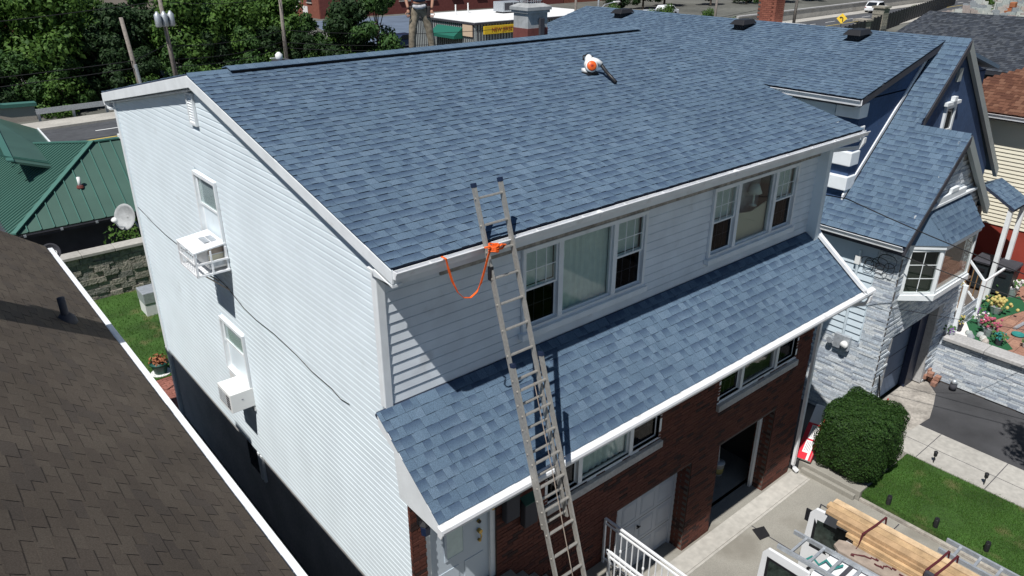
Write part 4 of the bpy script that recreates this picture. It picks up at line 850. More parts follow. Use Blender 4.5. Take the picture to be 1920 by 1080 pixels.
pl = [(10.6,-2.54,'near','nearest the shrub'),(10.66,-3.5,'near','middle of the near lawn edge'),(10.74,-4.45,'near','last on the near lawn edge'),(12.8,-2.55,'far','nearest the stone house'),(12.86,-3.62,'far','last along the concrete path')]
for x, y, side, lab in pl:
    r = thing('path_light', 'black garden stake light, '+lab, 'garden light', (x, y, -.66), 'stake lights round the lawn')
    MB().cyl((x,y,-.68),(x,y,-.42),.012,n=6).build('stake', 'black_plastic', r)
    if side == 'near': MB().lathe([(.05,0),(.052,.2),(.045,.21),(.045,.23)], (x,y,-.665), 10).build('head', 'black_plastic', r); continue
    MB().lathe([(.025,0),(.04,.02),(.042,.1),(.05,.11),(.03,.14)], (x,y,-.46), 8).build('head', 'black_plastic', r)
# bundle wrapped in red and white beside the shrub
r = thing('shingle_bundle', 'red and white wrapped bundle leaning beside the downspout and shrub', 'bundle', (10.55,-.55,-.6))
o, ax = V((10.45,-.42,-.6)), (V((11.5,-.2,.3))-V((10.45,-.42,-.6))); al = ax.normalized(); wv = V((.02,-1,0)); wv = (wv-al*wv.dot(al)).normalized()*.34; nv = wv.normalized().cross(al)*-.11
if nv.z < 0: nv = -nv
MB().obox(o, ax, wv, nv).build('pack', 'wrap_white', r, bevel=.015)
def band(t0, t1, s0, s1, mat, nm): MB().obox(o+ax*t0+wv*s0+nv*1.0, ax*(t1-t0), wv*(s1-s0), nv*.03).build(nm, mat, r)
band(0,.62,0,.3,'red_wrap','wrap_band'); band(.0,.12,.3,.7,'red_wrap','wrap_band'); band(.0,1,.86,1.0,'red_wrap','wrap_band'); band(.34,.37,.3,.86,'red_wrap','wrap_band'); band(.62,.65,.0,.86,'red_wrap','wrap_band')
for k in range(4): band(.15,.32,.4+k*.1,.43+k*.1,'ink','print_line'); band(.4,.6,.4+k*.1,.43+k*.1,'ink','print_line')
MB().obox(o+wv*1.0, ax*.62, wv*.03, nv*.6).build('side_band', 'red_wrap', r)
r = tag(MB().add([(7.72,-1.28,-.845),(7.98,-1.34,-.845),(8.1,-1.12,-.845),(7.86,-1.0,-.845),(7.72,-1.28,-.835),(7.98,-1.34,-.82),(8.1,-1.12,-.80),(7.86,-1.0,-.83)], BF).build('shingle_scrap', 'black_plastic'), 'black scrap of shingle lying on the concrete driveway', 'scrap')
# ================================================================ van with open rear doors, ladders and lumber on its roof
v = thing('cargo_van', 'white cargo van with open rear doors parked in the driveway', 'van', (6.15,-5.6,-.85))
zr_ = 1.3; vy = -3.35
MB().prism([(5.18,vy,-.45),(7.12,vy,-.45),(7.12,vy,.5),(7.05,vy,1.0),(6.88,vy,zr_),(5.42,vy,zr_),(5.25,vy,1.0),(5.18,vy,.5)], (0,-.04,0)) if False else None
sec = [(5.18,-.45),(5.18,.5),(5.26,1.0),(5.38,1.2),(5.52,zr_),(6.78,zr_),(6.92,1.2),(7.04,1.0),(7.12,.5),(7.12,-.45)]
sh = MB(); n = len(sec); ys = [vy,-4.2,-5.2,-6.4,-7.6]
for y in ys: sh.v += [(x, y, z) for x, z in sec]
for i in range(len(ys)-1):
    for j in range(n): sh.f.append((i*n+j, i*n+(j+1) % n, (i+1)*n+(j+1) % n, (i+1)*n+j))
sh.f.append(tuple(range((len(ys)-1)*n, len(ys)*n)))
bo = sh.build('body', 'van_white', v); so_ = bo.modifiers.new('t', 'SOLIDIFY'); so_.thickness = .05
for k in range(6): MB().box(5.6+k*.21,-7.4,zr_+.001,5.66+k*.21,vy-.1,zr_+.014).build('roof_rib', 'van_white', bo)
MB().box(5.2,vy-.05,-.55,7.1,vy+.12,-.4).build('bumper', 'charcoal', v)
for xx in (5.2, 6.86):
    for yy in (-4.3,-7.0): w_ = MB().cyl((xx,yy,-.5),(xx+.24,yy,-.5),.35,n=18).build('wheel', 'rubber', v); MB().cyl((xx-.005,yy,-.5),(xx+.245,yy,-.5),.2,n=14).build('rim', 'galvanised', w_)
def vdoor(x, t, hinge_y, tip_y, tilt, inside):
    d = MB().prism([(x,hinge_y,-.4),(x+tilt,tip_y,-.4),(x+tilt,tip_y,.55),(x+tilt,tip_y-.03,1.22),(x+tilt,tip_y-.12,1.36),(x,hinge_y,1.4),(x,hinge_y,.5)], (t,0,0)).build('rear_door', 'van_white', v, bevel=.012)
    ux = t+.004 if not inside else -.004
    ga, gb = hinge_y+.1, tip_y-.13
    xx = x-.006
    MB().prism([(xx,ga,.52),(xx+tilt*.8,gb,.52),(xx+tilt*.8,gb,1.2),(xx,ga,1.22)], (.004,0,0)).build('door_gasket', 'black', d)
    MB().prism([(xx-.003,ga+.05,.57),(xx-.003+tilt*.7,gb-.05,.57),(xx-.003+tilt*.7,gb-.05,1.15),(xx-.003,ga+.05,1.17)], (.004,0,0)).build('door_glass', 'van_glass', d)
    return d
vdoor(5.36, .05, vy, -2.5, .02, False)
d2 = vdoor(6.9, .06, vy, -2.5, -.04, True)
MB().tube([(6.87,-2.95,.1),(6.83,-2.8,.22),(6.84,-2.7,.05),(6.87,-2.72,-.05)], .02, 6).build('grab_handle', 'black', d2)
MB().box(6.87,-2.55,1.0,6.9,-2.45,1.25).build('door_stop', 'black', d2)
MB().tube([(6.97,-2.62,1.2),(7.08,-2.6,1.32),(7.1,-2.72,1.3),(6.99,-2.78,1.2)], .018, 6).tube([(6.97,-2.95,1.2),(7.08,-2.93,1.34),(7.1,-3.05,1.32),(6.99,-3.1,1.2)], .018, 6).build('hinge_handle', 'charcoal', d2)
for yy in (-3.7,-5.2,-6.8): MB().box(5.3,yy-.03,zr_+.03,7.3,yy+.03,zr_+.08).build('roof_rack', 'charcoal', v)
def flat_ladder(lab, x0, x1, y0, y1, z, skew):
    r = thing('roof_ladder', lab, 'ladder', ((x0+x1)/2, (y0+y1)/2, z), 'aluminium ladders on the van roof')
    for x in (x0, x1):
        MB().obox((x-.02,y0,z), (skew*(y0-y1),y1-y0,0), (.04,0,0), (0,0,.075)).build('rail', 'galvanised', r)
    y = y0-.22
    while y > y1:
        MB().box(x0+skew*(y0-y),y-.02,z+.02,x1+skew*(y0-y),y+.02,z+.055).build('rung', 'galvanised', r); y -= .305
flat_ladder('aluminium ladder on the van roof nearest the open left door', 5.47, 5.97, -2.72, -6.6, zr_+.1, .06)
flat_ladder('aluminium ladder on the van roof nearest the lawn', 7.38, 7.7, -4.45, -7.4, 1.42, .0)
r = thing('plank', 'weathered grey plank lying beside the lumber on the van roof', 'plank', (6.25,-4.6,zr_))
MB().prism([(6.12,-3.42,zr_+.1),(6.2,-3.3,zr_+.1),(6.36,-3.3,zr_+.1),(6.42,-3.4,zr_+.1),(6.5,-6.8,zr_+.1),(6.2,-6.8,zr_+.1)], (0,0,.045)).build('board', 'old_board', r)
lb = thing('lumber_stack', 'stack of new timber boards strapped on the van roof', 'lumber', (6.75,-5,1.4)); rnd = random.Random(3)
for lay in range(4):
    for k in range((5,5,4,3)[lay]):
        y0 = (-3.32, -3.22, -2.9, -2.72)[lay]-rnd.random()*.18-(.12 if k < 2 else 0); x = 6.46+(0,0,.05,.11)[lay]+k*.135+rnd.uniform(-.012,.012); z = zr_+.1+lay*.075
        MB().obox((x,y0,z+rnd.uniform(0,.008)), (rnd.uniform(-.03,.03),-4.2,0), (.128,0,rnd.uniform(-.006,.006)), (0,0,.066)).build('timber', 'lumber', lb)
s_ = thing('ratchet_strap', 'dark red ratchet straps tying the timber to the roof rack', 'strap', (6.7,-4.2,1.4))
for yy in (-3.62,-4.62,-4.75): MB().tube([(6.3,yy+.05,zr_+.06),(6.43,yy+.03,zr_+.2),(6.46,yy+.02,zr_+.42),(6.8,yy-.02,zr_+.425),(7.14,yy-.04,zr_+.42),(7.17,yy-.06,zr_+.1)], .02, sq=(.035,.006)).build('webbing', 'maroon_strap', s_)
MB().box(6.4,-4.72,zr_+.25,6.47,-4.6,zr_+.42).build('ratchet', 'charcoal', s_)
lo = MB(); p = V((6.2,-3.6,zr_+.17))
for k in range(3):
    q = []
    for t in range(16): p = p+V((rnd.uniform(-.02,.05), -rnd.uniform(-.05,.09), 0)); q.append(V((p.x, p.y, zr_+.16+.01*math.sin(t))))
    lo.tube(q, .012, 5); p = V((6.25+.1*k,-3.9-.35*k,zr_+.17))
lo.build('loose_end', 'maroon_strap', s_)
s2 = tag(MB().tube([(5.62,-3.15,1.36),(5.7,-3.2,1.42),(5.66,-3.35,1.38),(5.78,-3.4,1.44),(5.74,-3.55,1.40),(5.9,-3.62,1.42)], .02, 6).build('green_rope', 'teal'), 'short green rope lying across the roof ladder', 'rope')
r = tag(MB().box(6.55,-3.95,zr_+.02,6.7,-3.75,zr_+.1).build('rack_clamp', 'black'), 'black clamp on the van roof rack beside the timber', 'clamp')
# ================================================================ neighbour's front patio
PT = MB().prism([(16.75,-.79,-.6),(16.95,-12,-.6),(26,-12,-.6),(26,3,-.6),(17.3,3,-.6)], (0,0,1.12)); pt = struct('patio', PT, 'mortar')
pieces(pt, 'paver', [frame((17.0+i*.42+(.21 if j % 2 else 0), -4.6+j*.28, .52), V((.41,0,0)), V((0,.27,0)), V((0,0,.016+random.uniform(0,.006)))) for i in range(14) for j in range(13)], 'paver', BLOCK, 180)
RW = thing('retaining_wall', 'pale ledger stone retaining wall with grey coping beside the asphalt driveway', 'wall', (16.75,-4,-.6))
rw = MB().box(16.66,-9,-.66,16.74,-.86,.6).build('core', 'mortar', RW)
pieces(rw, 'ledger_stone', ledger((16.66,-9,-.62), (0,1,0), 8.2, 1.28, (-1,0,0)), 'ledger_stone', BLOCK, 220)
for k in range(8): MB().box(16.52,-.92-(k+1)*1.02,.62,17.02,-.925-k*1.02,.73).build('coping', 'foundation', RW, bevel=.02)
tf = tag(MB().prism([(17.05,-.95,.53),(17.05,-2.1,.53),(17.6,-2.3,.53),(18.1,-1.9,.53),(18.6,-1.2,.53),(20.6,-1.7,.53),(21.4,-1.2,.53),(20.2,-.5,.53),(18.8,-.6,.53)], (0,0,.018)).build('artificial_turf', 'turf'), 'bright green artificial turf strip on the stone patio', 'turf')
tag(MB().prism([(17.05,-.85,.53),(17.05,-1.35,.53),(17.3,-1.4,.53),(18.9,-.5,.53),(18.7,-.4,.53)], (0,0,.05)).build('gravel_bed', 'petal_white', kind='stuff'), 'strip of white pebbles along the stone stair', 'pebbles')
def flowers(lab, c, mat, n=26, rad=.16, h=.3, pot='galvanised'):
    r = thing('flower_pot', lab, 'flower pot', c, 'flower pots on the patio'); c = V(c)
    MB().lathe([(rad*.5,0),(rad*.75,h*.5),(rad*.8,h*.55)], c, 10).build('pot', pot, r)
    m = MB(); rr = random.Random(int(c.x*100)); l = MB()
    for _ in range(n):
        p = c+V((rr.gauss(0,rad*.55), rr.gauss(0,rad*.55), h*.6+rr.uniform(0,h*.6))); m.ball(p, rad*.2, 6, 4)
        q = c+V((rr.gauss(0,rad*.6), rr.gauss(0,rad*.6), h*.55+rr.uniform(0,h*.5))); l.add([q, q+V((.05,0,.03)), q+V((.04,.05,.06)), q+V((-.01,.05,.03))], [(0,1,2,3)])
    m.build('blossom', mat, r); l.build('leaf', 'stem', r)
flowers('pink flowers in a grey pot on the turf beside the coping', (17.9,-1.55,.55), 'pink', 40, .2, .42); flowers('yellow sunflower cluster on the turf', (19.6,-1.15,.55), 'yellow', 46, .26, .4)
flowers('pink and white flowers on the far paving', (21.2,-1.0,.55), 'petal_white', 40, .24, .5); flowers('pale yellow flowers by the stair wall', (17.5,-.95,.58), 'yellow', 14, .12, .4, 'charcoal')
flowers('purple flowers on the coping end', (16.8,-1.0,.73), 'purple', 16, .12, .18); flowers('teal ornament pot nearest the coping', (17.55,-1.95,.55), 'teal', 26, .14, .3, 'charcoal')
flowers('white blossoms in a low pot behind the pink flowers', (18.4,-1.2,.55), 'petal_white', 20, .16, .3); flowers('small pink flower at the turf corner', (17.95,-2.45,.55), 'pink', 8, .08, .2)
flowers('blue flowers beside the sunflower', (18.8,-1.0,.55), 'purple', 16, .12, .28); flowers('yellow flowers on the white stair post', (17.3,-.75,1.9), 'yellow', 10, .1, .15, 'white_plastic')
tag(MB().lathe([(.14,0),(.17,.05),(.15,.06),(.12,.02)], (18.55,-2.1,.545)).build('teal_dish', 'teal', smooth=True), 'round teal dish on the brown paving', 'dish')
tag(MB().tube([(18.9,-1.9,.57),(19.4,-1.95,.58),(19.6,-2.1,.57),(20.2,-2.1,.58),(20.7,-2.3,.57)], .05, 6).build('coiled_tarp', 'galvanised'), 'folded pale tarp lying on the brown paving', 'tarp')
for k in range(5): 
    rr = tag(MB().ball((17.35+.16*(k % 3),-1.7+.12*k,.6), (.11,.1,.09), 8, 5, .15).build('rock', 'headstone'), 'grey rock on the turf beside the pink flowers', 'rock', 'rocks on the turf')
# stair and white railing
SRr = thing('stone_stair', 'ledger stone stair with white railing at the end of the stone house', 'stair', (18.2,-.3,.5))
for i in range(7): MB().box(17.35,-.8+i*.2,.5,18.7,-.6+i*.2+(.0),.7+i*.2).build('step', 'foundation', SRr)
sw = MB().prism([(17.33,-.84,.5),(17.33,.7,.5),(17.33,.7,2.4),(17.33,-.84,1.0)], (.02,0,0)).build('stair_side', 'mortar', SRr)
pieces(sw, 'ledger_stone', ledger((17.33,-.84,.52), (0,1,0), 1.5, 1.9, (-1,0,0), top=lambda m: .45+m*.95)+ledger((17.36,-.85,.52), (1,0,0), 1.4, .7, (0,-1,0)), 'ledger_stone', BLOCK, 60)
for (x, y, z0, z1) in ((17.32,-.9,.5,2.0),(18.75,-.9,.5,1.75),(17.32,.6,2.0,3.5),(18.75,.6,2.0,3.2),(18.75,-.15,1.2,2.5)): MB().box(x-.05,y-.05,z0,x+.05,y+.05,z1).build('post', 'white_trim', SRr)
for x, z0, z1 in ((17.32,1.95,3.4),(18.75,1.7,3.15)):
    MB().tube([(x,-.9,z0),(x,.6,z1)], .03, sq=(.06,.05)).build('handrail', 'white_trim', SRr); MB().tube([(x,-.9,z0-.75),(x,.6,z1-.75)], .03, sq=(.05,.04)).build('handrail', 'white_trim', SRr)
    for k in range(11):
        t = (k+.5)/11; MB().box(x-.012,-.9+1.5*t-.012,z0+(z1-z0)*t-.75,x+.012,-.9+1.5*t+.012,z0+(z1-z0)*t).build('baluster', 'wood_brown', SRr)
MB().tube([(18.75,-.9,1.7),(20.2,-.9,1.7)], .03, sq=(.05,.05)).build('handrail', 'white_trim', SRr)
# wheelie bins, cream house beyond
for k, y in enumerate((-.15,-.75)):
    r = thing('trash_bin', ('black lidded bin nearest the stair', 'black lidded bin farther from the stair')[k], 'trash bin', (21.1,y,.55), 'bins against the red wall')
    MB().add([(20.88,y-.22,.6),(21.36,y-.22,.6),(21.36,y+.22,.6),(20.88,y+.22,.6),(20.8,y-.27,1.5),(21.42,y-.27,1.5),(21.42,y+.27,1.5),(20.8,y+.27,1.5)], BF).build('body', 'bin', r, bevel=.02)
    MB().add([(20.74,y-.3,1.5),(21.46,y-.3,1.52),(21.46,y+.3,1.52),(20.74,y+.3,1.5),(20.8,y-.27,1.56),(21.42,y-.27,1.6),(21.42,y+.27,1.6),(20.8,y+.27,1.56)], BF).build('lid', 'charcoal', r, bevel=.015)
    MB().box(20.80,y-.1,1.2,20.845,y+.1,1.3).build('label_plate', 'black', r); MB().cyl((21.4,y-.26,.63),(21.4,y+.26,.63),.09,n=10).build('wheel', 'rubber', r)
    MB().box(20.76,y-.2,1.46,20.8,y+.2,1.5).build('handle', 'charcoal', r)
CR = thing('cream_house', 'cream sided house with brown shingle roof and red painted base', 'house', (26,0,.5))
MB().box(22.5,-2.4,.5,29,3.2,5.7).build('wall', 'cream_siding', CR); cw = MB().box(22.46,-2.4,.5,22.49,3.25,2.2).build('painted_base', 'red_paint', CR)
z = 2.22
cs = MB().box(22.47,-2.4,2.2,22.495,3.2,5.65).build('siding', 'cream_siding', CR)
while z < 5.6:
    MB().add([(22.47,-2.4,z),(22.47,3.2,z),(22.47,3.2,z+.12),(22.47,-2.4,z+.12),(22.425,-2.4,z),(22.425,3.2,z),(22.455,3.2,z+.12),(22.455,-2.4,z+.12)], BF).build('siding_board', 'cream_siding', cs); z += .12
kr = .5; ur = V((1,0,kr)).normalized()
cr_ = MB().prism([(22.0,-2.8,5.7),(25.6,-2.8,5.7+3.6*kr),(25.6,-.6,5.7+3.6*kr),(22.0,3.6,5.7)], (0,0,-.1)).build('roof', 'red_shingle', CR)
pieces(cr_, 'shingle', shingle_mats((21.98,3.6,5.71), (0,-1,0), 12.6, 4.0, ur, clip=lambda v: (v*1.043, 6.4)), 'red_shingle', nind=100)
MB().prism([(22.0,3.6,5.7),(25.6,-.6,5.7+3.6*kr),(29.4,3.6,5.7)], (0,0,-.1)).build('rear_roof', 'red_shingle', CR)
MB().prism([(22.02+a,-2.8,5.68+b) for a, b in GP], (0,6.4,0)).build('gutter', 'white_metal', CR); MB().box(22.04,-2.4,5.5,22.5,3.5,5.53).build('soffit', 'charcoal', CR)
GH = thing('grey_roof_house', 'house with dark grey shingle roof beyond the cream house', 'house', (34,2,.0))
MB().box(29.5,-6,-.05,40,6.6,5.6).build('wall', 'beige_wall', GH)
kg = .28; 
gr_ = MB().prism([(26.2,-8,6.3),(30.5,-8,7.8),(30.5,7.0,7.8),(26.2,7.6,6.3)], (0,0,-.12)).build('roof', 'grey_shingle', GH)
pieces(gr_, 'shingle', shingle_mats((26.2,7.6,6.31), (0,-1,0), 14.6, 4.54, (4.3,0,1.5), clip=lambda v: (.13*v, 14.0)), 'grey_shingle', nind=60)
MB().prism([(30.5,-8,7.8),(35,-8,6.3),(35,7.6,6.3),(30.5,7.0,7.8)], (0,0,-.12)).build('far_roof', 'grey_shingle', GH)
# service cables on the right
cable('upper black service cable crossing over the stone house', [(10.3,.1,5.75),(10.9,-.2,5.6)]+[V((10.9,-.2,5.6)).lerp(V((14.2,-6.0,3.6)), t/8)-V((0,0,.5*(t/8)*(1-t/8))) for t in range(1, 9)])
cable('lower black service cable from the cable tangle to the street', [V((12.75,-.7,4.05)).lerp(V((15.0,-6.0,2.9)), t/8)-V((0,0,.3*(t/8)*(1-t/8))) for t in range(9)])
cable('thin pale wire from the stone wall over the retaining wall', [V((12.86,-.75,2.7)).lerp(V((18,-5.0,1.6)), t/6)-V((0,0,.2*(t/6)*(1-t/6))) for t in range(7)], .006)
r = tag(MB().tube([V((10.45,.15,5.6))+V((.1*math.sin(t*1.1), .02*t, .18*math.cos(t*1.1)-.05*t)) for t in range(9)], .012, 5).ball((10.6,.2,5.25), (.05,.05,.08), 8, 5).build('drip_loop', 'cable'), 'looped black cable hanging at the corner of the white house', 'cable')
tag(MB().box(15.6,-.78,-.62,16.0,-.62,-.35).build('paving_stack', 'paver'), 'small stack of brown paving stones at the garage corner', 'paving stones') if False else None
r = thing('paving_stack', 'small stack of brown paving stones beside the neighbouring garage', 'paving stones', (16.3,-1.0,-.64))
for k in range(6): MB().box(16.2+(k % 2)*.17,-1.15+.14*(k % 3),-.64+(k//2)*.12,16.36+(k % 2)*.17,-1.02+.14*(k % 3),-.53+(k//2)*.12).build('stone', 'paver', r)
r = thing('paint_can', 'dark paint can with pale lid at the foot of the retaining wall', 'can', (16.45,-1.5,-.64))
MB().cyl((16.45,-1.5,-.64),(16.45,-1.5,-.45),.09,n=14).build('can', 'charcoal', r, True); MB().cyl((16.45,-1.5,-.45),(16.45,-1.5,-.33),.085,.06,14).build('lid', 'galvanised', r, True)
r = thing('long_tool', 'red handled long tool lying on the concrete before the neighbouring garage', 'tool', (13.9,-.9,-.6))
MB().tube([(13.4,-1.05,-.6),(14.6,-.62,-.6)], .02, 6).build('shaft', 'sign_red', r); MB().box(13.2,-1.2,-.63,13.45,-1.0,-.58).build('head', 'teal', r)
r = thing('long_tool', 'two black handled tools leaning on the stone corner behind the shrub', 'tool', (12.95,-.98,-.6))
MB().tube([(12.98,-1.05,-.6),(12.95,-.88,.9)], .014, 6).build('shaft', 'black', r); MB().tube([(13.1,-1.1,-.6),(12.99,-.88,.85)], .014, 6).build('shaft', 'black', r)
# ================================================================ behind: garden wall, green-roofed building
GW = thing('garden_wall', 'rough grey stone block wall with flat cap behind the back lawn', 'wall', (1,19.3,-.5))
gw = MB().box(-3,19.22,-.55,6,19.5,1.02).build('core', 'mortar', GW); bl = []
for j in range(8):
    x = -3-random.uniform(0,.3)
    while x < 5.9:
        wd = random.uniform(.28,.5); t = random.uniform(.04,.11); bl.append(frame((x,19.22-t,-.52+j*.19), V((wd-.012,0,0)), V((0,t+.02,0)), V((0,0,.182)))); x += wd
pieces(gw, 'stone_block', bl, 'stone_block', BLOCK, 110)
for k in range(9): MB().box(-3+k*1.0,19.05,1.03,-2.01+k*1.0,19.6,1.14).build('cap_stone', 'sidewalk', GW, bevel=.015)
rnd = random.Random(21)
def shrub(lab, c, rad, n, mat, group=None, leaf=.09):
    r = thing('garden_shrub', lab, 'shrub', c, group); c = V(c)
    def f():
        d = V((rnd.gauss(0,1),rnd.gauss(0,1),rnd.gauss(0,1))).normalized(); return c+V((0,0,rad[2]))+V((d.x*rad[0],d.y*rad[1],d.z*rad[2]))*rnd.uniform(.35,1.05), d
    leafcloud(f, n, leaf, rnd).build('foliage', mat, r)
    for k in range(4): MB().cyl(c, c+V((rnd.uniform(-.6,.6)*rad[0],rnd.uniform(-.6,.6)*rad[1],rad[2]*1.3)), .02, .008, 5).build('stem', 'bark', r)
shrub('loose leafy shrub over the stone wall below the satellite dish', (1.9,20.3,.2), (1.0,.5,.75), 420, 'tree_leaf_b', leaf=.16)
r = thing('potted_plant', 'reddish leafy plant in a dark green pot on the brick path', 'potted plant', (.25,12.9,-.51))
MB().lathe([(.15,0),(.22,.3),(.25,.3),(.25,.35)], (.25,12.9,-.51), 14).build('pot', 'pot_green', r, True); MB().lathe([(.26,0),(.27,.03)], (.25,12.9,-.51)).build('saucer', 'white_plastic', r)
def pf():
    d = V((rnd.gauss(0,1),rnd.gauss(0,1),abs(rnd.gauss(0,1)))).normalized(); return V((.25,12.9,-.15))+d*.26*rnd.uniform(.4,1), d
leafcloud(pf, 160, .1, rnd).build('foliage', 'orange', r)
r = thing('garden_furniture', 'grey covered bench partly hidden behind the white house', 'bench', (1.4,17,-.5))
MB().box(1.0,16.7,-.1,1.9,17.4,.3).build('cover', 'galvanised', r, bevel=.03); MB().box(1.02,16.72,-.5,1.88,17.38,-.11).build('base', 'white_plastic', r)
GB = thing('green_roof_building', 'low dark building with green standing seam metal roof', 'building', (3,26,-.05))
MB().box(-6,21.75,-.05,9,34,1.45).build('wall', 'charcoal', GB)
A_, E0, E1 = V((1.96,23.93,3.6)), V((-1.45,21.4,1.5)), V((9,21.4,1.5))
def facet(name, pts, seams, mat='green_metal'):
    pts = [V(p) for p in pts]; n = (pts[1]-pts[0]).cross(pts[2]-pts[0]).normalized(); n = n if n.z > 0 else -n
    f = MB().prism(pts, n*-.08).build(name, mat, GB)
    for a, b in seams: MB().obox(V(a), V(b)-V(a), (V(b)-V(a)).normalized().cross(n)*.035, n*.045).build('seam', 'green_trim', f)
    return f
R1 = V((9,23.93,3.6)); sm = []
for k in range(1, 26):
    x = -1.45+k*.4; t = min(1, (x+1.45)/(A_.x+1.45)); sm.append(((x,21.4,1.5), (x, 21.4+2.53*t, 1.5+2.1*t)))
facet('front_roof', [E0, E1, R1, A_], sm)
L1, L2 = V((.21,30.5,2.53)), V((-1.45,32,1.5)); sm = []
for k in range(0, 40):
    y = 21.6+k*.26
    if y < 23.93: t = (y-21.4)/2.53; xt = -1.45+t*3.41
    else: xt = 1.96-(y-23.93)*.2665
    sm.append(((-4.3,y,1.5-2.85*.616),(xt,y,1.5+(xt+1.45)*.616)))
facet('left_roof', [(-4.3,21.4,1.5-2.85*.616), E0, A_, (.21,30.5,2.53), (-4.3,30.5,1.5-2.85*.616)], sm)
hp_ = [E0, A_]; MB().obox(E0+V((-.07,0,.03)), A_-E0, V((.13,-.09,0)), V((0,0,.05))).build('hip_cap', 'green_trim', GB)
MB().obox(A_+V((0,-.08,.0)), R1-A_, V((0,.16,0)), V((0,0,.05))).build('ridge_cap', 'green_trim', GB); MB().obox(A_+V((-.08,0,.01)), V((.21,30.5,2.53))-A_, V((.16,.05,0)), V((0,0,.05))).build('ridge_cap', 'green_trim', GB)
sm = [((-.9+k*.02, 25.0+k*.33, 3.35-.045*k), (1.3+k*.0, 25.0+k*.33, 2.55)) for k in range(0, 24)]
facet('rear_wing_roof', [(-.6,24.6,3.2),(1.25,24.6,2.55),(1.6,33,2.55),(-.1,33,3.4)], sm)
MB().obox((-.75,24.5,3.2), (.55,8.5,.2), (.22,0,-.03), (0,0,.06)).build('ridge_cap', 'green_trim', GB); MB().obox((1.25,24.6,2.5), (.35,8.4,0), (.06,0,0), (0,0,.1)).build('edge_trim', 'white_trim', GB)
MB().prism([(-3,33.2,4.9),(.55,33.2,3.65),(1.75,33.2,3.6),(1.75,33.2,2.9),(-3,33.2,2.9)], (0,.25,0)).build('gable_end', 'beige_wall', GB)
MB().prism([(-3,33.1,5.0),(.55,33.1,3.75),(1.85,33.1,3.7),(1.85,33.1,3.55),(.5,33.1,3.6),(-3,33.1,4.8)], (0,.5,0)).build('gable_trim', 'green_trim', GB)
MB().prism([(-1.6,21.38+a,1.46+b) for a, b in GP], (10.6,0,0)).build('gutter', 'charcoal', GB)
for k in range(8): MB().box(-1.2+k*1.1,21.24,1.4,-1.12+k*1.1,21.27,1.48).build('bracket', 'galvanised', GB)
MB().cyl((1.0,22.5,2.4),(1.0,22.5,2.78),.06,n=10).build('vent_pipe', 'white_plastic', GB, True); MB().lathe([(.13,0),(.1,.08)], (1.0,22.5,2.4)).build('vent_flashing', 'chimney_red', GB)
MB().box(2.9,23.7,3.62,3.3,24.1,3.75).build('flood_light', 'white_plastic', GB)
# ================================================================ far road
rd = .07; ry = lambda x, o: 37+o+rd*x
def strip(name, o0, o1, z, mat, x0=-80, x1=320, th=.01): return struct(name, MB().prism([(x0,ry(x0,o0),z),(x1,ry(x1,o0),z),(x1,ry(x1,o1),z),(x0,ry(x0,o1),z)], (0,0,-th)), mat)
strip('road', 0, 8.2, -.02, 'road_asphalt'); strip('sidewalk', 8.25, 10.4, .1, 'sidewalk', th=.14); strip('near_sidewalk', -2.4, -.05, .1, 'sidewalk', th=.14)
ln = MB()
for k in range(60): x = -30+k*6; ln.prism([(x,ry(x,5.9),-.012),(x+3,ry(x+3,5.9),-.012),(x+3,ry(x+3,6.05),-.012),(x,ry(x,6.05),-.012)], (0,0,-.004))
struct('lane_dashes', ln, 'paint_white'); strip('edge_line', .5, .62, -.012, 'paint_yellow', th=.004); strip('centre_line', 3.6, 3.75, -.012, 'paint_yellow', th=.004)
GR = thing('guard_rail', 'galvanised guard rail beyond the road at left', 'guard rail', (4,48.6,.0))
MB().prism([(-12,ry(-12,10.9),.45),(16,ry(16,10.9),.45),(16,ry(16,10.9),.78),(-12,ry(-12,10.9),.78)], (0,.07,0)).build('beam', 'galvanised', GR)
for k in range(15): x = -12+k*2; MB().box(x-.07,ry(x,11),-.04,x+.07,ry(x,11)+.15,.7).build('post', 'galvanised', GR)
# trees
def crown_mesh(name, seed, n, h, wdt, leaf, mat):
    rr = random.Random(seed); cl = []
    for _ in range(22):
        z = rr.uniform(.1, .95)*h; rad = wdt*(1-.75*(z/h)**2)*.85; t = rr.uniform(0, 6.28); q = rr.uniform(.2, 1)*max(rad, .4)
        cl.append((V((math.cos(t)*q, math.sin(t)*q, z)), rr.uniform(.5, 1.05)*wdt*.42))
    def f():
        c, s = rr.choice(cl); d = V((rr.gauss(0,1),rr.gauss(0,1),rr.gauss(0,1))).normalized(); return c+V((d.x,d.y,d.z*.8))*s*rr.uniform(.55,1.08), d
    me = leafcloud(f, n, leaf, rr).mesh(name); me.materials.append(MATS[mat]); return me, cl
def make_tree(seed, h, wdt, mat, n=7000, leaf=.34):
    me, cl = crown_mesh('crown', seed, n, h, wdt, leaf, mat); t = MB().cyl((0,0,-.2),(0,0,h*.75),.18,.05,7)
    for c, s in cl[:9]: t.cyl((0,0,c.z*.55),c,.06,.015,5)
    tm = t.mesh('trunk'); tm.materials.append(MATS['bark']); return me, tm
TV = [make_tree(1, 6.6, 3.0, 'tree_leaf_a'), make_tree(2, 7.2, 3.3, 'tree_leaf_b'), make_tree(3, 6.2, 2.8, 'tree_leaf_c'), make_tree(4, 7.6, 2.6, 'tree_leaf_a'), make_tree(9, 3.2, 2.4, 'tree_leaf_b', 2600, .26)]
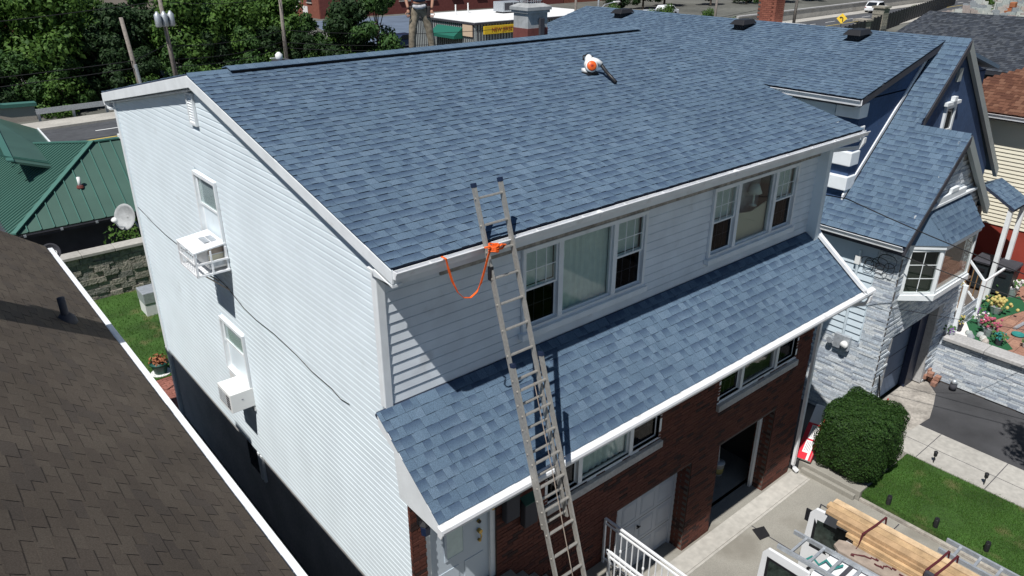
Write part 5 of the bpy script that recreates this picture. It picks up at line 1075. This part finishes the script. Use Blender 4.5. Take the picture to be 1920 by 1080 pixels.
def tree(k, loc, s, rz, name='broadleaf_tree', label='dense green broadleaf tree in the row beyond the road', group='trees beyond the road', cat='tree'):
    r = thing(name, label, cat, loc, group, local=True, rz=rz); r.scale = (s, s, s)
    for nm, me in (('crown', TV[k][0]), ('trunk', TV[k][1])):
        o = bpy.data.objects.new(nm, me); C.objects.link(o); o.parent = r
rnd = random.Random(4)
spots = [(-3,53),(-.5,56.5),(2,52.5),(4.2,56),(6.6,52.6),(8.6,57),(10.8,53.5),(13,56.5),(15.2,53),(17.2,57),(19.4,53.6),(21.6,57.5),(.5,61),(5,61.5),(10,61),(15,62),(20,62.5),(24.5,62),(23.5,55)]
spots.sort(); ORD = 'first second third fourth fifth sixth seventh eighth ninth tenth eleventh twelfth thirteenth fourteenth fifteenth sixteenth seventeenth eighteenth nineteenth twentieth'.split()
for i, (x, y) in enumerate(spots): tree(rnd.choice([0,1,1,2,3]), (x, y, -.05), rnd.uniform(.92, 1.12)*(.88 if x > 17 else 1), rnd.uniform(0, 6.28), label=ORD[i]+' tree from the left among the tall trees beyond the road')
for i in range(13): tree(rnd.choice([0,2,2,3]), (-6+i*2.5, 50.3+rnd.uniform(0,.9)+.07*(-6+i*2.5), -.1), rnd.uniform(.55,.8), rnd.uniform(0,6.28), label=ORD[i]+' tree from the left in the low row behind the guard rail')
for (x, y, s) in ((26,58,.72),(28.5,60,.66),(31,58.5,.62),(27,64,.7),(33,62,.6)): tree(rnd.choice([0,1]), (x, y, -.05), s, rnd.uniform(0,6), label={26:'leftmost', 27:'second from the left', 28.5:'third from the left', 31:'fourth from the left', 33:'rightmost'}[x]+' of the lower bright trees below the orange brick building')
tree(3, (29.2,49.2,-.05), .98, 1.0, label='tall dark tree standing beside the worker on the roof', group=None); tree(2, (27.6,50.6,-.05), 1.0, 2.2, label='dark tree left of the tall tree behind the worker', group=None)
for i, (x, y) in enumerate([(1,50.2),(6,50.3),(11,51),(16,51.2),(21,51.6),(25,52.2),(30,54),(33,54)]): tree(4, (x, y, -.1), rnd.uniform(.7,1), rnd.uniform(0,6), 'roadside_bush', 'low leafy bush at the foot of the trees beyond the road', 'bushes beyond the road', 'bush')
me_, cl_ = crown_mesh('crown', 41, 2600, 3.4, 1.25, .14, 'tree_leaf_b')
r = thing('street_tree', 'young street tree on the front lawn shading the path', 'tree', (11.5,-5.45,-.66), None, local=True)
o = bpy.data.objects.new('crown', me_); C.objects.link(o); o.parent = r; o.location.z = 4.6
MB().cyl((0,0,-.1),(0,0,6.2),.07,.03,7).build('trunk', 'bark', r)
# utility poles and wires
def upole(lab, base, top, arm=True, trans=0, rr=.14):
    r = thing('utility_pole', lab, 'utility pole', base, 'utility poles along the far road'); b, t = V(base), V(top)
    MB().cyl(b-V((0,0,.1)), t, rr, rr*.7, 8).build('pole', 'pole_wood', r, True)
    if arm: MB().box(t.x-1.2,t.y-.06,t.z-.9,t.x+1.2,t.y+.06,t.z-.78).build('crossarm', 'pole_wood', r)
    for k in range(trans):
        c = b.lerp(t, .62)+V((-.45+k*.42,-.3+.1*k,0)); MB().lathe([(.17,0),(.2,.05),(.2,.7),(.12,.78),(.05,.9)], c, 12).build('transformer', 'galvanised', r, True)
    return r
upole('leaning bare wooden pole before the dark trees', (8.6,41,-.05), (8.08,41,6.45), False, 0, .15)
r = [o for o in C.objects if o.name.startswith('utility_pole')][-1]; MB().cyl((8.45,40.82,2.0),(8.3,40.82,3.9),.09,n=8).build('metal_sleeve', 'galvanised', r)
upole('wooden pole carrying three grey transformers', (11.45,44,-.05), (11.15,44,9.0), True, 3, .16); upole('wooden pole before the green shrubs at centre left', (21.5,50,-.05), (21.6,50,8.2), True, 0, .17)
upole('grey pole standing by the white flat roof', (46.6,44,-.05), (46.6,44,9), False, 0, .14); upole('slim pole behind the far roof vents', (60,38.7,-.05), (60,38.6,9), False, 0, .14); upole('tilted pole beside the parapet of the far road', (85.3,45.2,-.05), (85,45,8), False, 0, .2)
r = thing('street_lamp', 'street lamp with curved arm behind the far corner of the blue roof', 'street lamp', (61,55,-.05))
MB().cyl((61,55,-.05),(61,55,8),.13,.1,8).build('pole', 'galvanised', r, True); MB().tube([(61,55,3.2),(61.8,54.8,3.9),(63.2,54.6,4.15)], .05, 6).build('arm', 'galvanised', r); MB().box(63.0,54.4,4.08,63.9,54.7,4.22).build('lamp_head', 'white_plastic', r, bevel=.03)
wi = [((-30,38.5,4.6),(8.2,40.9,4.1),.5),((-30,38.5,4.2),(8.2,40.9,3.7),.6),((8.2,40.9,4.1),(11.3,44,4.6),.05),((11.3,44,4.4),(21.5,50,4.2),.3),((11.3,44,3.6),(21.5,50,3.4),.3),((11.3,44,3.2),(21.5,50,3.0),.35),((21.5,50,4.2),(46.6,44,4.0),.7),((21.5,50,3.3),(46.6,44,3.1),.7),((21.5,50,2.9),(46.6,44,2.7),.7),((46.6,44,3.1),(85,45,4),.8),((-30,40.5,6),(11.2,44,7),.6),((11.2,44,7),(21.6,50,6.6),.3),((21.6,50,6.9),(50,48,6),.5)]
for a, b, s in wi: cable('thin overhead wire strung along the far road', cable_pts(a, b, s), .022, 'overhead wires along the far road')
# shop with white flat roof
SH = thing('flat_roof_shop', 'low grey metal shop with white flat roof, green awning and yellow sign', 'building', (47,55,-.05))
MB().box(39.75,49.9,-.05,57,60.5,3.45).build('wall', 'grey_metal', SH); MB().box(39.6,49.75,3.45,57.2,60.7,3.62).build('roof_edge', 'charcoal', SH); MB().box(39.8,49.95,3.62,57,60.5,3.66).build('roof', 'white_roof', SH)
for k in range(34): MB().box(39.7,50.0+k*.31,.3,39.75,50.1+k*.31,3.45).build('wall_rib', 'charcoal', SH)
for k in range(50): MB().box(40+k*.34,49.85,.3,40.08+k*.34,49.9,3.45).build('wall_rib', 'charcoal', SH)
MB().box(39.62,50.15,2.4,39.69,51.6,3.4).build('tan_sign', 'sign_tan', SH); MB().box(41,49.86,-.05,56,49.88,1.9).build('shop_front', 'dark_glass', SH)
MB().prism([(39.7,51.7,3.1),(38.7,51.7,2.4),(38.7,51.7,2.15),(39.7,51.7,2.15)], (0,4,0)).build('awning', 'awning', SH)
sg = MB().box(40.6,49.6,2.6,45.4,49.75,3.3).build('shop_sign', 'sign_yellow', SH)
text_mesh('sign_lettering', 'NEW JERSEY S', .5, 'sign_red', frame(V((43.0,49.58,2.95)), V((1,0,0)), V((0,0,1)), V((0,-1,0))), sg)
r = thing('rooftop_unit', 'grey air handling unit on the white flat roof', 'rooftop unit', (49,56,3.66))
MB().box(47.6,55.4,3.8,50.2,57,4.75).build('case', 'galvanised', r, bevel=.04); MB().box(47.8,55.38,3.95,48.9,55.4,4.65).build('grille', 'charcoal', r); MB().box(49.0,55.38,3.95,50.0,55.4,4.65).build('grille', 'charcoal', r); MB().box(47.8,55.6,3.66,50,56.8,3.8).build('curb', 'charcoal', r)
for k, (x, y) in enumerate(((45.5,58.5),(43.2,57.5))): tag(MB().cyl((x,y,3.66),(x,y,4.6),.07,n=8).build('roof_pipe', 'white_plastic'), ('white vent pipe on the flat roof beside the air unit', 'white vent pipe on the flat roof near its corner')[k], 'pipe', 'pipes on the flat roof')
struct('parking_lot', MB().prism([(36,62,-.03),(60,62,-.03),(75,97,-.03),(46,97,-.03)], (0,0,-.01)), 'lot_blue')  # asphalt lot; its bluish reflection is put into the base colour
r = thing('parked_car', 'dark blue car parked beyond the worker', 'car', (41.5,64.5,-.03))
MB().prism([(39.4,64,.25),(39.5,64,.75),(40.3,64,.85),(40.9,64,1.35),(42.3,64,1.38),(43.1,64,.9),(43.7,64,.8),(43.75,64,.3)], (0,1.7,0)).build('body', 'navy_plastic', r, bevel=.08)
MB().prism([(40.45,63.98,.9),(40.95,63.98,1.3),(42.25,63.98,1.32),(42.85,63.98,.92)], (0,1.74,0)).build('window', 'dark_glass', r)
for x in (40.2, 42.9):
    for y in (63.97, 65.55): MB().cyl((x,y,.3),(x,y+.18,.3),.31,n=12).build('wheel', 'rubber', r)
# brick building and others
BB = thing('brick_building', 'long orange brick building with rows of windows at the top edge', 'building', (70,110,-.05))
MB().box(49.4,99.4,-.05,130,140,16).build('wall', 'far_brick', BB); MB().box(49.5,99.3,-.05,98,99.38,16).build('front_face', 'far_brick_dark', BB)
for k in range(9):
    y = 101.5+k*3.6; f = MB().box(49.33,y,2.1,49.38,y+1.5,4.4).build('window', 'dark_glass', BB); MB().box(49.25,y-.1,1.95,49.4,y+1.6,2.1).build('sill', 'sidewalk', f)
for k in range(9):
    x = 53+k*5; f = MB().box(x,99.22,1.9,x+1.9,99.28,3.9).build('window', 'dark_glass', BB); MB().box(x-.1,99.1,1.75,x+2.0,99.29,1.9).build('sill', 'sidewalk', f)
for y, z, a in ((103,.4,1.6),(106.4,.6,.6),(118,1.2,1.8),(122,1.3,.6)): MB().box(49.34,y,z,49.38,y+a,z+1.1).build('painted_patch', 'petal_white', BB)
tag(MB().box(-40,128,-.05,48,150,9).build('beige_building', 'beige_wall'), 'plain beige building behind the trees at the top left', 'building')
r = thing('brick_shed', 'red brick building with white roof edge at the far left corner', 'building', (10,108,-.05))
MB().box(-30,106,-.05,13.6,124,2.9).build('wall', 'far_brick_dark', r); MB().box(-30.2,105.8,2.9,13.8,124,3.2).build('roof_edge', 'white_trim', r)
# right hand background
r = thing('brick_chimney', 'red brick chimney rising behind the blue ridge near the far road', 'chimney', (24.2,10.6,.0))
cc = MB().box(23.82,10.02,-.05,24.38,10.78,8.6).build('core', 'mortar', r)
bl = []
for j in range(26):
    for i in range(4): bl.append(frame((23.8,9.99+i*.2-(.1 if j % 2 else 0)*(1 if i else 0),6.9+j*.075), V((.03,0,0)), V((0,.19 if i < 3 else .18,0)), V((0,0,.066)))); 
    for i in range(3): bl.append(frame((23.8+i*.2,9.98,6.9+j*.075), V((.19,0,0)), V((0,.03,0)), V((0,0,.066))))
pieces(cc, 'brick', bl, 'far_brick', BLOCK, 180)
MB().box(23.0,9.4,7.2,25.2,11.4,7.42).build('flat_roof', 'white_roof', r); MB().box(23.1,9.5,-.05,25.1,11.3,7.2).build('house_wall', 'far_brick', r)
tree(4, (24.0,11.9,6.2), .42, 1, 'roof_bush', 'yellow green bush beside the red brick chimney', None, 'bush')
PW = thing('road_parapet', 'grey concrete parapet wall along the far side of the road', 'wall', (110,56,.0))
MB().prism([(86,ry(86,10.6),-.04),(170,ry(170,10.6),-.04),(170,ry(170,10.6),1.3),(86,ry(86,10.6),1.3)], (0,.3,0)).build('wall', 'sidewalk', PW); MB().prism([(86,ry(86,10.5),1.3),(170,ry(170,10.5),1.3),(170,ry(170,10.5),1.45),(86,ry(86,10.5),1.45)], (0,.5,0)).build('coping', 'foundation', PW)
FN = thing('cemetery_fence', 'long dark board fence between the road and the cemetery', 'fence', (110,41,.0))
for k in range(46):
    x = 78+k*1.6; y0 = 35.2+(x-78)*.237; MB().prism([(x,y0,-.04),(x+1.5,y0+.355,-.04),(x+1.5,y0+.355,1.9),(x,y0,1.9)], (0,.08,0)).build('panel', 'dark', FN); MB().box(x-.08,y0-.05,-.04,x+.02,y0+.12,2.0).build('post', 'black', FN)
for k, (x, y) in enumerate(((96.5,40.0),(89,38.4))):
    r = thing('stone_pillar', ('taller rough stone pillar before the dark fence', 'shorter rough stone pillar before the dark fence')[k], 'pillar', (x, y, -.04), 'stone pillars at the cemetery')
    hh = (2.9, 1.9)[k]
    for j in range(int(hh/.35)): MB().box(x-.7-random.uniform(0,.06),y-.7-random.uniform(0,.06),-.04+j*.35,x+.7,y+.7,.29+j*.35).build('stone', 'stone_block', r)
    MB().box(x-.85,y-.85,hh-.1,x+.85,y+.85,hh+.12).build('cap', 'stone_block', r)
r = thing('warning_sign', 'yellow diamond road sign with black curved arrow', 'road sign', (80,36.4,-.04))
c = V((80,36.4,2.7)); n = V((-.85,-.45,.25)).normalized(); a = V((0,0,1)).cross(n).normalized(); b = n.cross(a)
MB().prism([c+b*.55, c-a*.55, c-b*.55, c+a*.55], n*.05).build('plate', 'sign_yellow', r); MB().cyl((80.1,36.45,-.04),(80.1,36.45,2.9),.06,n=8).build('post', 'galvanised', r)
MB().tube([c+n*.08-b*.28+a*.1, c+n*.08+b*.06+a*.1, c+n*.08+b*.12+a*.0, c+n*.08+b*.1-a*.1], .05, 6).add([c+n*.08+b*.23-a*.08, c+n*.08+b*.1-a*.27, c+n*.08-b*.04-a*.08], [(0,1,2)]).build('arrow', 'black', r)
r = thing('white_car', 'white car with dark windows driving on the far road', 'car', (124,54,-.02)); r0 = V((121.5,52.6,0)); f = V((1,.07,0)).normalized(); s_ = V((-.07,1,0))
def cp(x, y, z): return r0+f*x+s_*y+V((0,0,z))
MB().prism([cp(0,0,.35),cp(.0,0,.9),cp(.3,0,1.05),cp(.9,0,1.65),cp(2.6,0,1.7),cp(3.4,0,1.1),cp(4.5,0,.95),cp(4.6,0,.4)], s_*1.85).build('body', 'van_white', r, bevel=.1)
MB().prism([cp(.55,-.02,1.12),cp(.98,-.02,1.55),cp(2.55,-.02,1.6),cp(3.2,-.02,1.12)], s_*1.89).build('window', 'dark_glass', r); MB().prism([cp(.25,.15,1.08),cp(.25,1.7,1.08),cp(.82,1.6,1.6),cp(.82,.25,1.6)], f*-.04).build('rear_window', 'dark_glass', r)
for x in (.9, 3.7):
    for y in (-.03, 1.7): MB().cyl(cp(x,y,.33), cp(x,y+.2,.33), .34, n=12).build('wheel', 'rubber', r)
for y in (.05, 1.55): MB().obox(cp(-.02,y,.8), f*.05, s_*.25, V((0,0,.12))).build('tail_light', 'sign_red', r)
struct('cemetery_ground', MB().prism([(84,34,-.03),(180,58,-.03),(180,20,-.03),(84,20,-.03)], (0,0,-.01)), 'lawn_soil')
HSV = []
for k in range(4):
    m = MB().box(-.5,-.18,0,.5,.18,.18); h = (.9,1.1,.75,1.0)[k]; w_ = (.36,.3,.42,.34)[k]
    if k % 2: m.box(-w_,-.09,.18,w_,.09,h)
    else: m.prism([(-w_,-.09,.18),(w_,-.09,.18),(w_,-.09,h-.12)]+[(w_*math.cos(t),-.09,h-.12+.14*math.sin(t)) for t in (.5,1.05,1.57,2.09,2.6)]+[(-w_,-.09,h-.12)], (0,.18,0))
    me = m.mesh('headstone'); me.materials.append(MATS['headstone']); HSV.append(me)
rnd = random.Random(31); nh = 0
for row in range(16):
    for k in range(46):
        x = 92+k*1.9+rnd.uniform(-.3,.3); y = 22+row*1.9+(x-92)*.1+rnd.uniform(-.2,.2)
        if y > 33.5+(x-78)*.237-1.5: continue
        u, v_, d = uv_of((x, y, .5))
        top = 62-(u-1690)*.71 if u < 1738 else 28+(u-1738)*.066
        if not (1615 < u < 1925 and -5 < v_ < top+6) or nh >= 200 or rnd.random() < .22: continue
        o = bpy.data.objects.new('headstone', rnd.choice(HSV)); C.objects.link(o); o.location = (x, y, -.03); o.rotation_euler.z = -.95+rnd.uniform(-.15,.15); s = rnd.uniform(1.0,1.5); o.scale = (s, s, s*rnd.uniform(.9,1.25))
        tag(o, 'grey or pinkish headstone standing among the rows of the cemetery', 'headstone', 'headstones of the cemetery'); nh += 1
for x, y, s in ((120,46,.55),(150,47,.8),(158,50,1.0),(165,46,.9),(172,52,1.1),(104,37.5,.4)): tree(4, (x, y, -.05), s, rnd.uniform(0,6), 'cemetery_bush', 'dark green bush among the headstones', 'bushes in the cemetery', 'bush')
r = thing('orange_monument', 'terracotta coloured monument among the grey headstones', 'monument', (131,36.5,0))
MB().box(129.6,35.4,0,132.4,37.6,1.0).build('base', 'orange', r); MB().box(130.2,35.9,1.0,131.8,37.1,1.35).build('step', 'orange', r); MB().box(130.5,36.1,1.35,131.5,36.9,2.2).build('urn', 'orange', r, bevel=.15)
for x, y, s in ((100,82,1),(108,84,1.1),(116,80,1),(124,78,.9),(132,76,1.1),(140,74,1),(150,76,1.2),(160,74,1),(170,72,1.2),(92,80,.8),(178,64,1.1),(185,60,1.2)): tree(rnd.choice([0,2]), (x, y, -.05), s*1.1, rnd.uniform(0,6), label='distant dark tree beyond the far road', group='trees at the far right')
for i, (x, y, s) in enumerate(((72,66,.4),(78,62,.45),(84,64,.5),(70,58,.4),(88,60,.4),(80,70,.5))): tree(4, (x, y, -.05), s*1.6, rnd.uniform(0,6), 'lot_bush', 'low bush in the lot behind the blue ridge', 'bushes in the lot', 'bush')
struct('far_lot', MB().prism([(60,56,-.03),(88,58,-.03),(100,76,-.03),(70,92,-.03)], (0,0,-.01)), 'asphalt')
for k, (x, y, m_) in enumerate(((74,61,'van_white'),(82,66,'galvanised'),(69,64,'lot_blue'),(90,70,'van_white'))):
    r = thing('parked_car', ('small white car in the lot behind the blue ridge', 'grey car in the lot behind the blue ridge', 'blue car in the lot behind the blue ridge', 'farther white car in the lot behind the ridge')[k], 'car', (x, y, -.03), 'cars in the far lot')
    MB().prism([(x,y,.3),(x,y,.9),(x+.9,y,1.0),(x+1.4,y,1.55),(x+3.2,y,1.55),(x+3.9,y,1.0),(x+4.5,y,.9),(x+4.5,y,.3)], (0,1.75,0)).build('body', m_, r, bevel=.1)
    MB().prism([(x+1.05,y-.02,1.05),(x+1.48,y-.02,1.46),(x+3.1,y-.02,1.46),(x+3.6,y-.02,1.05)], (0,1.79,0)).build('window', 'dark_glass', r)
    for q in (.9, 3.6): MB().cyl((x+q,y-.05,.32),(x+q,y+1.8,.32),.33,n=10).build('axle_wheels', 'rubber', r)
# ================================================================ worker standing behind the ridge
PY = 7.3; PB = V((5.63, PY, zr(PY)+.02)); PRZ = -R_(36)
pr = thing('person', 'roof worker in stained tan trousers, blue shirt and tool belt standing behind the ridge', 'person', PB, local=True, rz=PRZ)
def skinned(name, mat, verts, edges, rad, root=0, sub=2):
    me = bpy.data.meshes.new(name); me.from_pydata(verts, edges, []); o = bpy.data.objects.new(name, me); C.objects.link(o); o.parent = pr; me.materials.append(MATS[mat])
    sk_ = o.modifiers.new('skin', 'SKIN'); sk_.use_smooth_shade = True
    for i, q in enumerate(rad): me.skin_vertices[0].data[i].radius = q if isinstance(q, tuple) else (q, q)
    me.skin_vertices[0].data[root].use_root = True
    s = o.modifiers.new('sub', 'SUBSURF'); s.levels = s.render_levels = sub; return o
bv = [(0,0,.93),(0,0,1.08),(0,.01,1.28),(0,.01,1.42),(0,-.01,1.5),(0,-.03,1.58),(0,-.04,1.70),
      (-.1,0,.86),(-.17,-.03,.47),(-.2,.0,.09),(-.21,-.15,.035), (.1,0,.86),(.19,.04,.47),(.24,.08,.09),(.25,-.07,.035),
      (-.18,.01,1.40),(-.29,.03,1.13),(-.24,-.1,.93), (.18,.01,1.40),(.29,.04,1.13),(.26,-.08,.92)]
be = [(0,1),(1,2),(2,3),(3,4),(4,5),(5,6),(0,7),(7,8),(8,9),(9,10),(0,11),(11,12),(12,13),(13,14),(3,15),(15,16),(16,17),(3,18),(18,19),(19,20)]
br = [.13,.125,.15,.13,.055,.085,.095,.085,.058,.042,.04,.085,.058,.042,.04,.06,.042,.03,.06,.042,.03]
body = skinned('body', 'skin', bv, be, br)
skinned('trousers', 'pants', [(0,0,.94),(0,0,1.0),(-.1,0,.84),(-.15,-.02,.62),(-.17,-.03,.45),(-.19,-.01,.25),(-.2,.0,.08),(.1,0,.84),(.16,.03,.62),(.19,.04,.45),(.22,.06,.25),(.24,.08,.08)], [(0,1),(0,2),(2,3),(3,4),(4,5),(5,6),(0,7),(7,8),(8,9),(9,10),(10,11)], [.155,.155,.112,.1,.092,.082,.08,.112,.1,.092,.082,.08])
skinned('shirt', 'shirt', [(0,0,1.02),(0,0,1.15),(0,.01,1.3),(0,.01,1.43),(-.17,.01,1.41),(-.25,.02,1.24),(.17,.01,1.41),(.25,.03,1.24)], [(0,1),(1,2),(2,3),(3,4),(4,5),(3,6),(6,7)], [.165,.16,.178,.14,.085,.068,.085,.068])
skinned('tied_cloth', 'grey_cloth', [(-.15,-.1,.98),(0,-.16,.95),(.15,-.1,.99)], [(0,1),(1,2)], [.04,.055,.04], 1)
for sx, ys_, zz in ((-.2,-.05,.03),(.24,.04,.03)):
    skinned('boot', 'boot', [(sx,ys_+.08,.13),(sx,ys_+.06,.04),(sx,ys_-.06,.035),(sx,ys_-.14,.03)], [(0,1),(1,2),(2,3)], [.06,.055,.05,.042], 1)
def hand(c, sgn):
    c = V(c); m = skinned('hand', 'skin', [tuple(c), tuple(c+V((0,-.03,-.08)))], [(0,1)], [(.03,.018),(.04,.02)], 0)
    for k in range(4):
        p = c+V((sgn*(-.03+.02*k),-.035,-.1)); l = (.055,.07,.066,.05)[k]; skinned('finger', 'skin', [tuple(p), tuple(p+V((0,-.012,-l*.55))), tuple(p+V((0,.0,-l)))], [(0,1),(1,2)], [.0095,.009,.0075], 0, 1)
    p = c+V((-sgn*.03,-.04,-.05)); skinned('thumb', 'skin', [tuple(p), tuple(p+V((-sgn*.025,-.02,-.03))), tuple(p+V((-sgn*.02,-.03,-.06)))], [(0,1),(1,2)], [.011,.01,.008], 0, 1)
hand((-.24,-.11,.91), 1); hand((.26,-.09,.9), -1)
MB().lathe([(.165,0),(.172,.01),(.172,.06),(.165,.07)], (0,0,.96), 18).build('belt', 'leather', pr); MB().box(.14,-.1,.74,.23,.06,.97).build('tool_pouch', 'leather', pr, bevel=.02); MB().box(-.24,-.06,.78,-.15,.07,.97).build('tool_pouch', 'leather', pr, bevel=.02)
MB().cyl((.2,-.02,.62),(.21,-.0,.9),.014,n=6).build('hammer_handle', 'wood_brown', pr); MB().ball((0,-.02,1.73), (.1,.11,.09), 12, 8).build('hair', 'hair', pr, True)
MB().ball((-.035,-.128,1.69), .012, 6, 4).ball((.035,-.128,1.69), .012, 6, 4).build('eyes', 'black', pr); MB().ball((0,-.14,1.66), (.014,.025,.025), 8, 5).build('nose', 'skin', pr, True); MB().ball((0,-.125,1.62), (.028,.012,.007), 8, 5).build('mouth', 'sign_red', pr); MB().ball((-.098,-.03,1.67), (.015,.025,.035), 8, 5).build('ear', 'skin', pr, True); MB().ball((.098,-.03,1.67), (.015,.025,.035), 8, 5).build('ear', 'skin', pr, True)
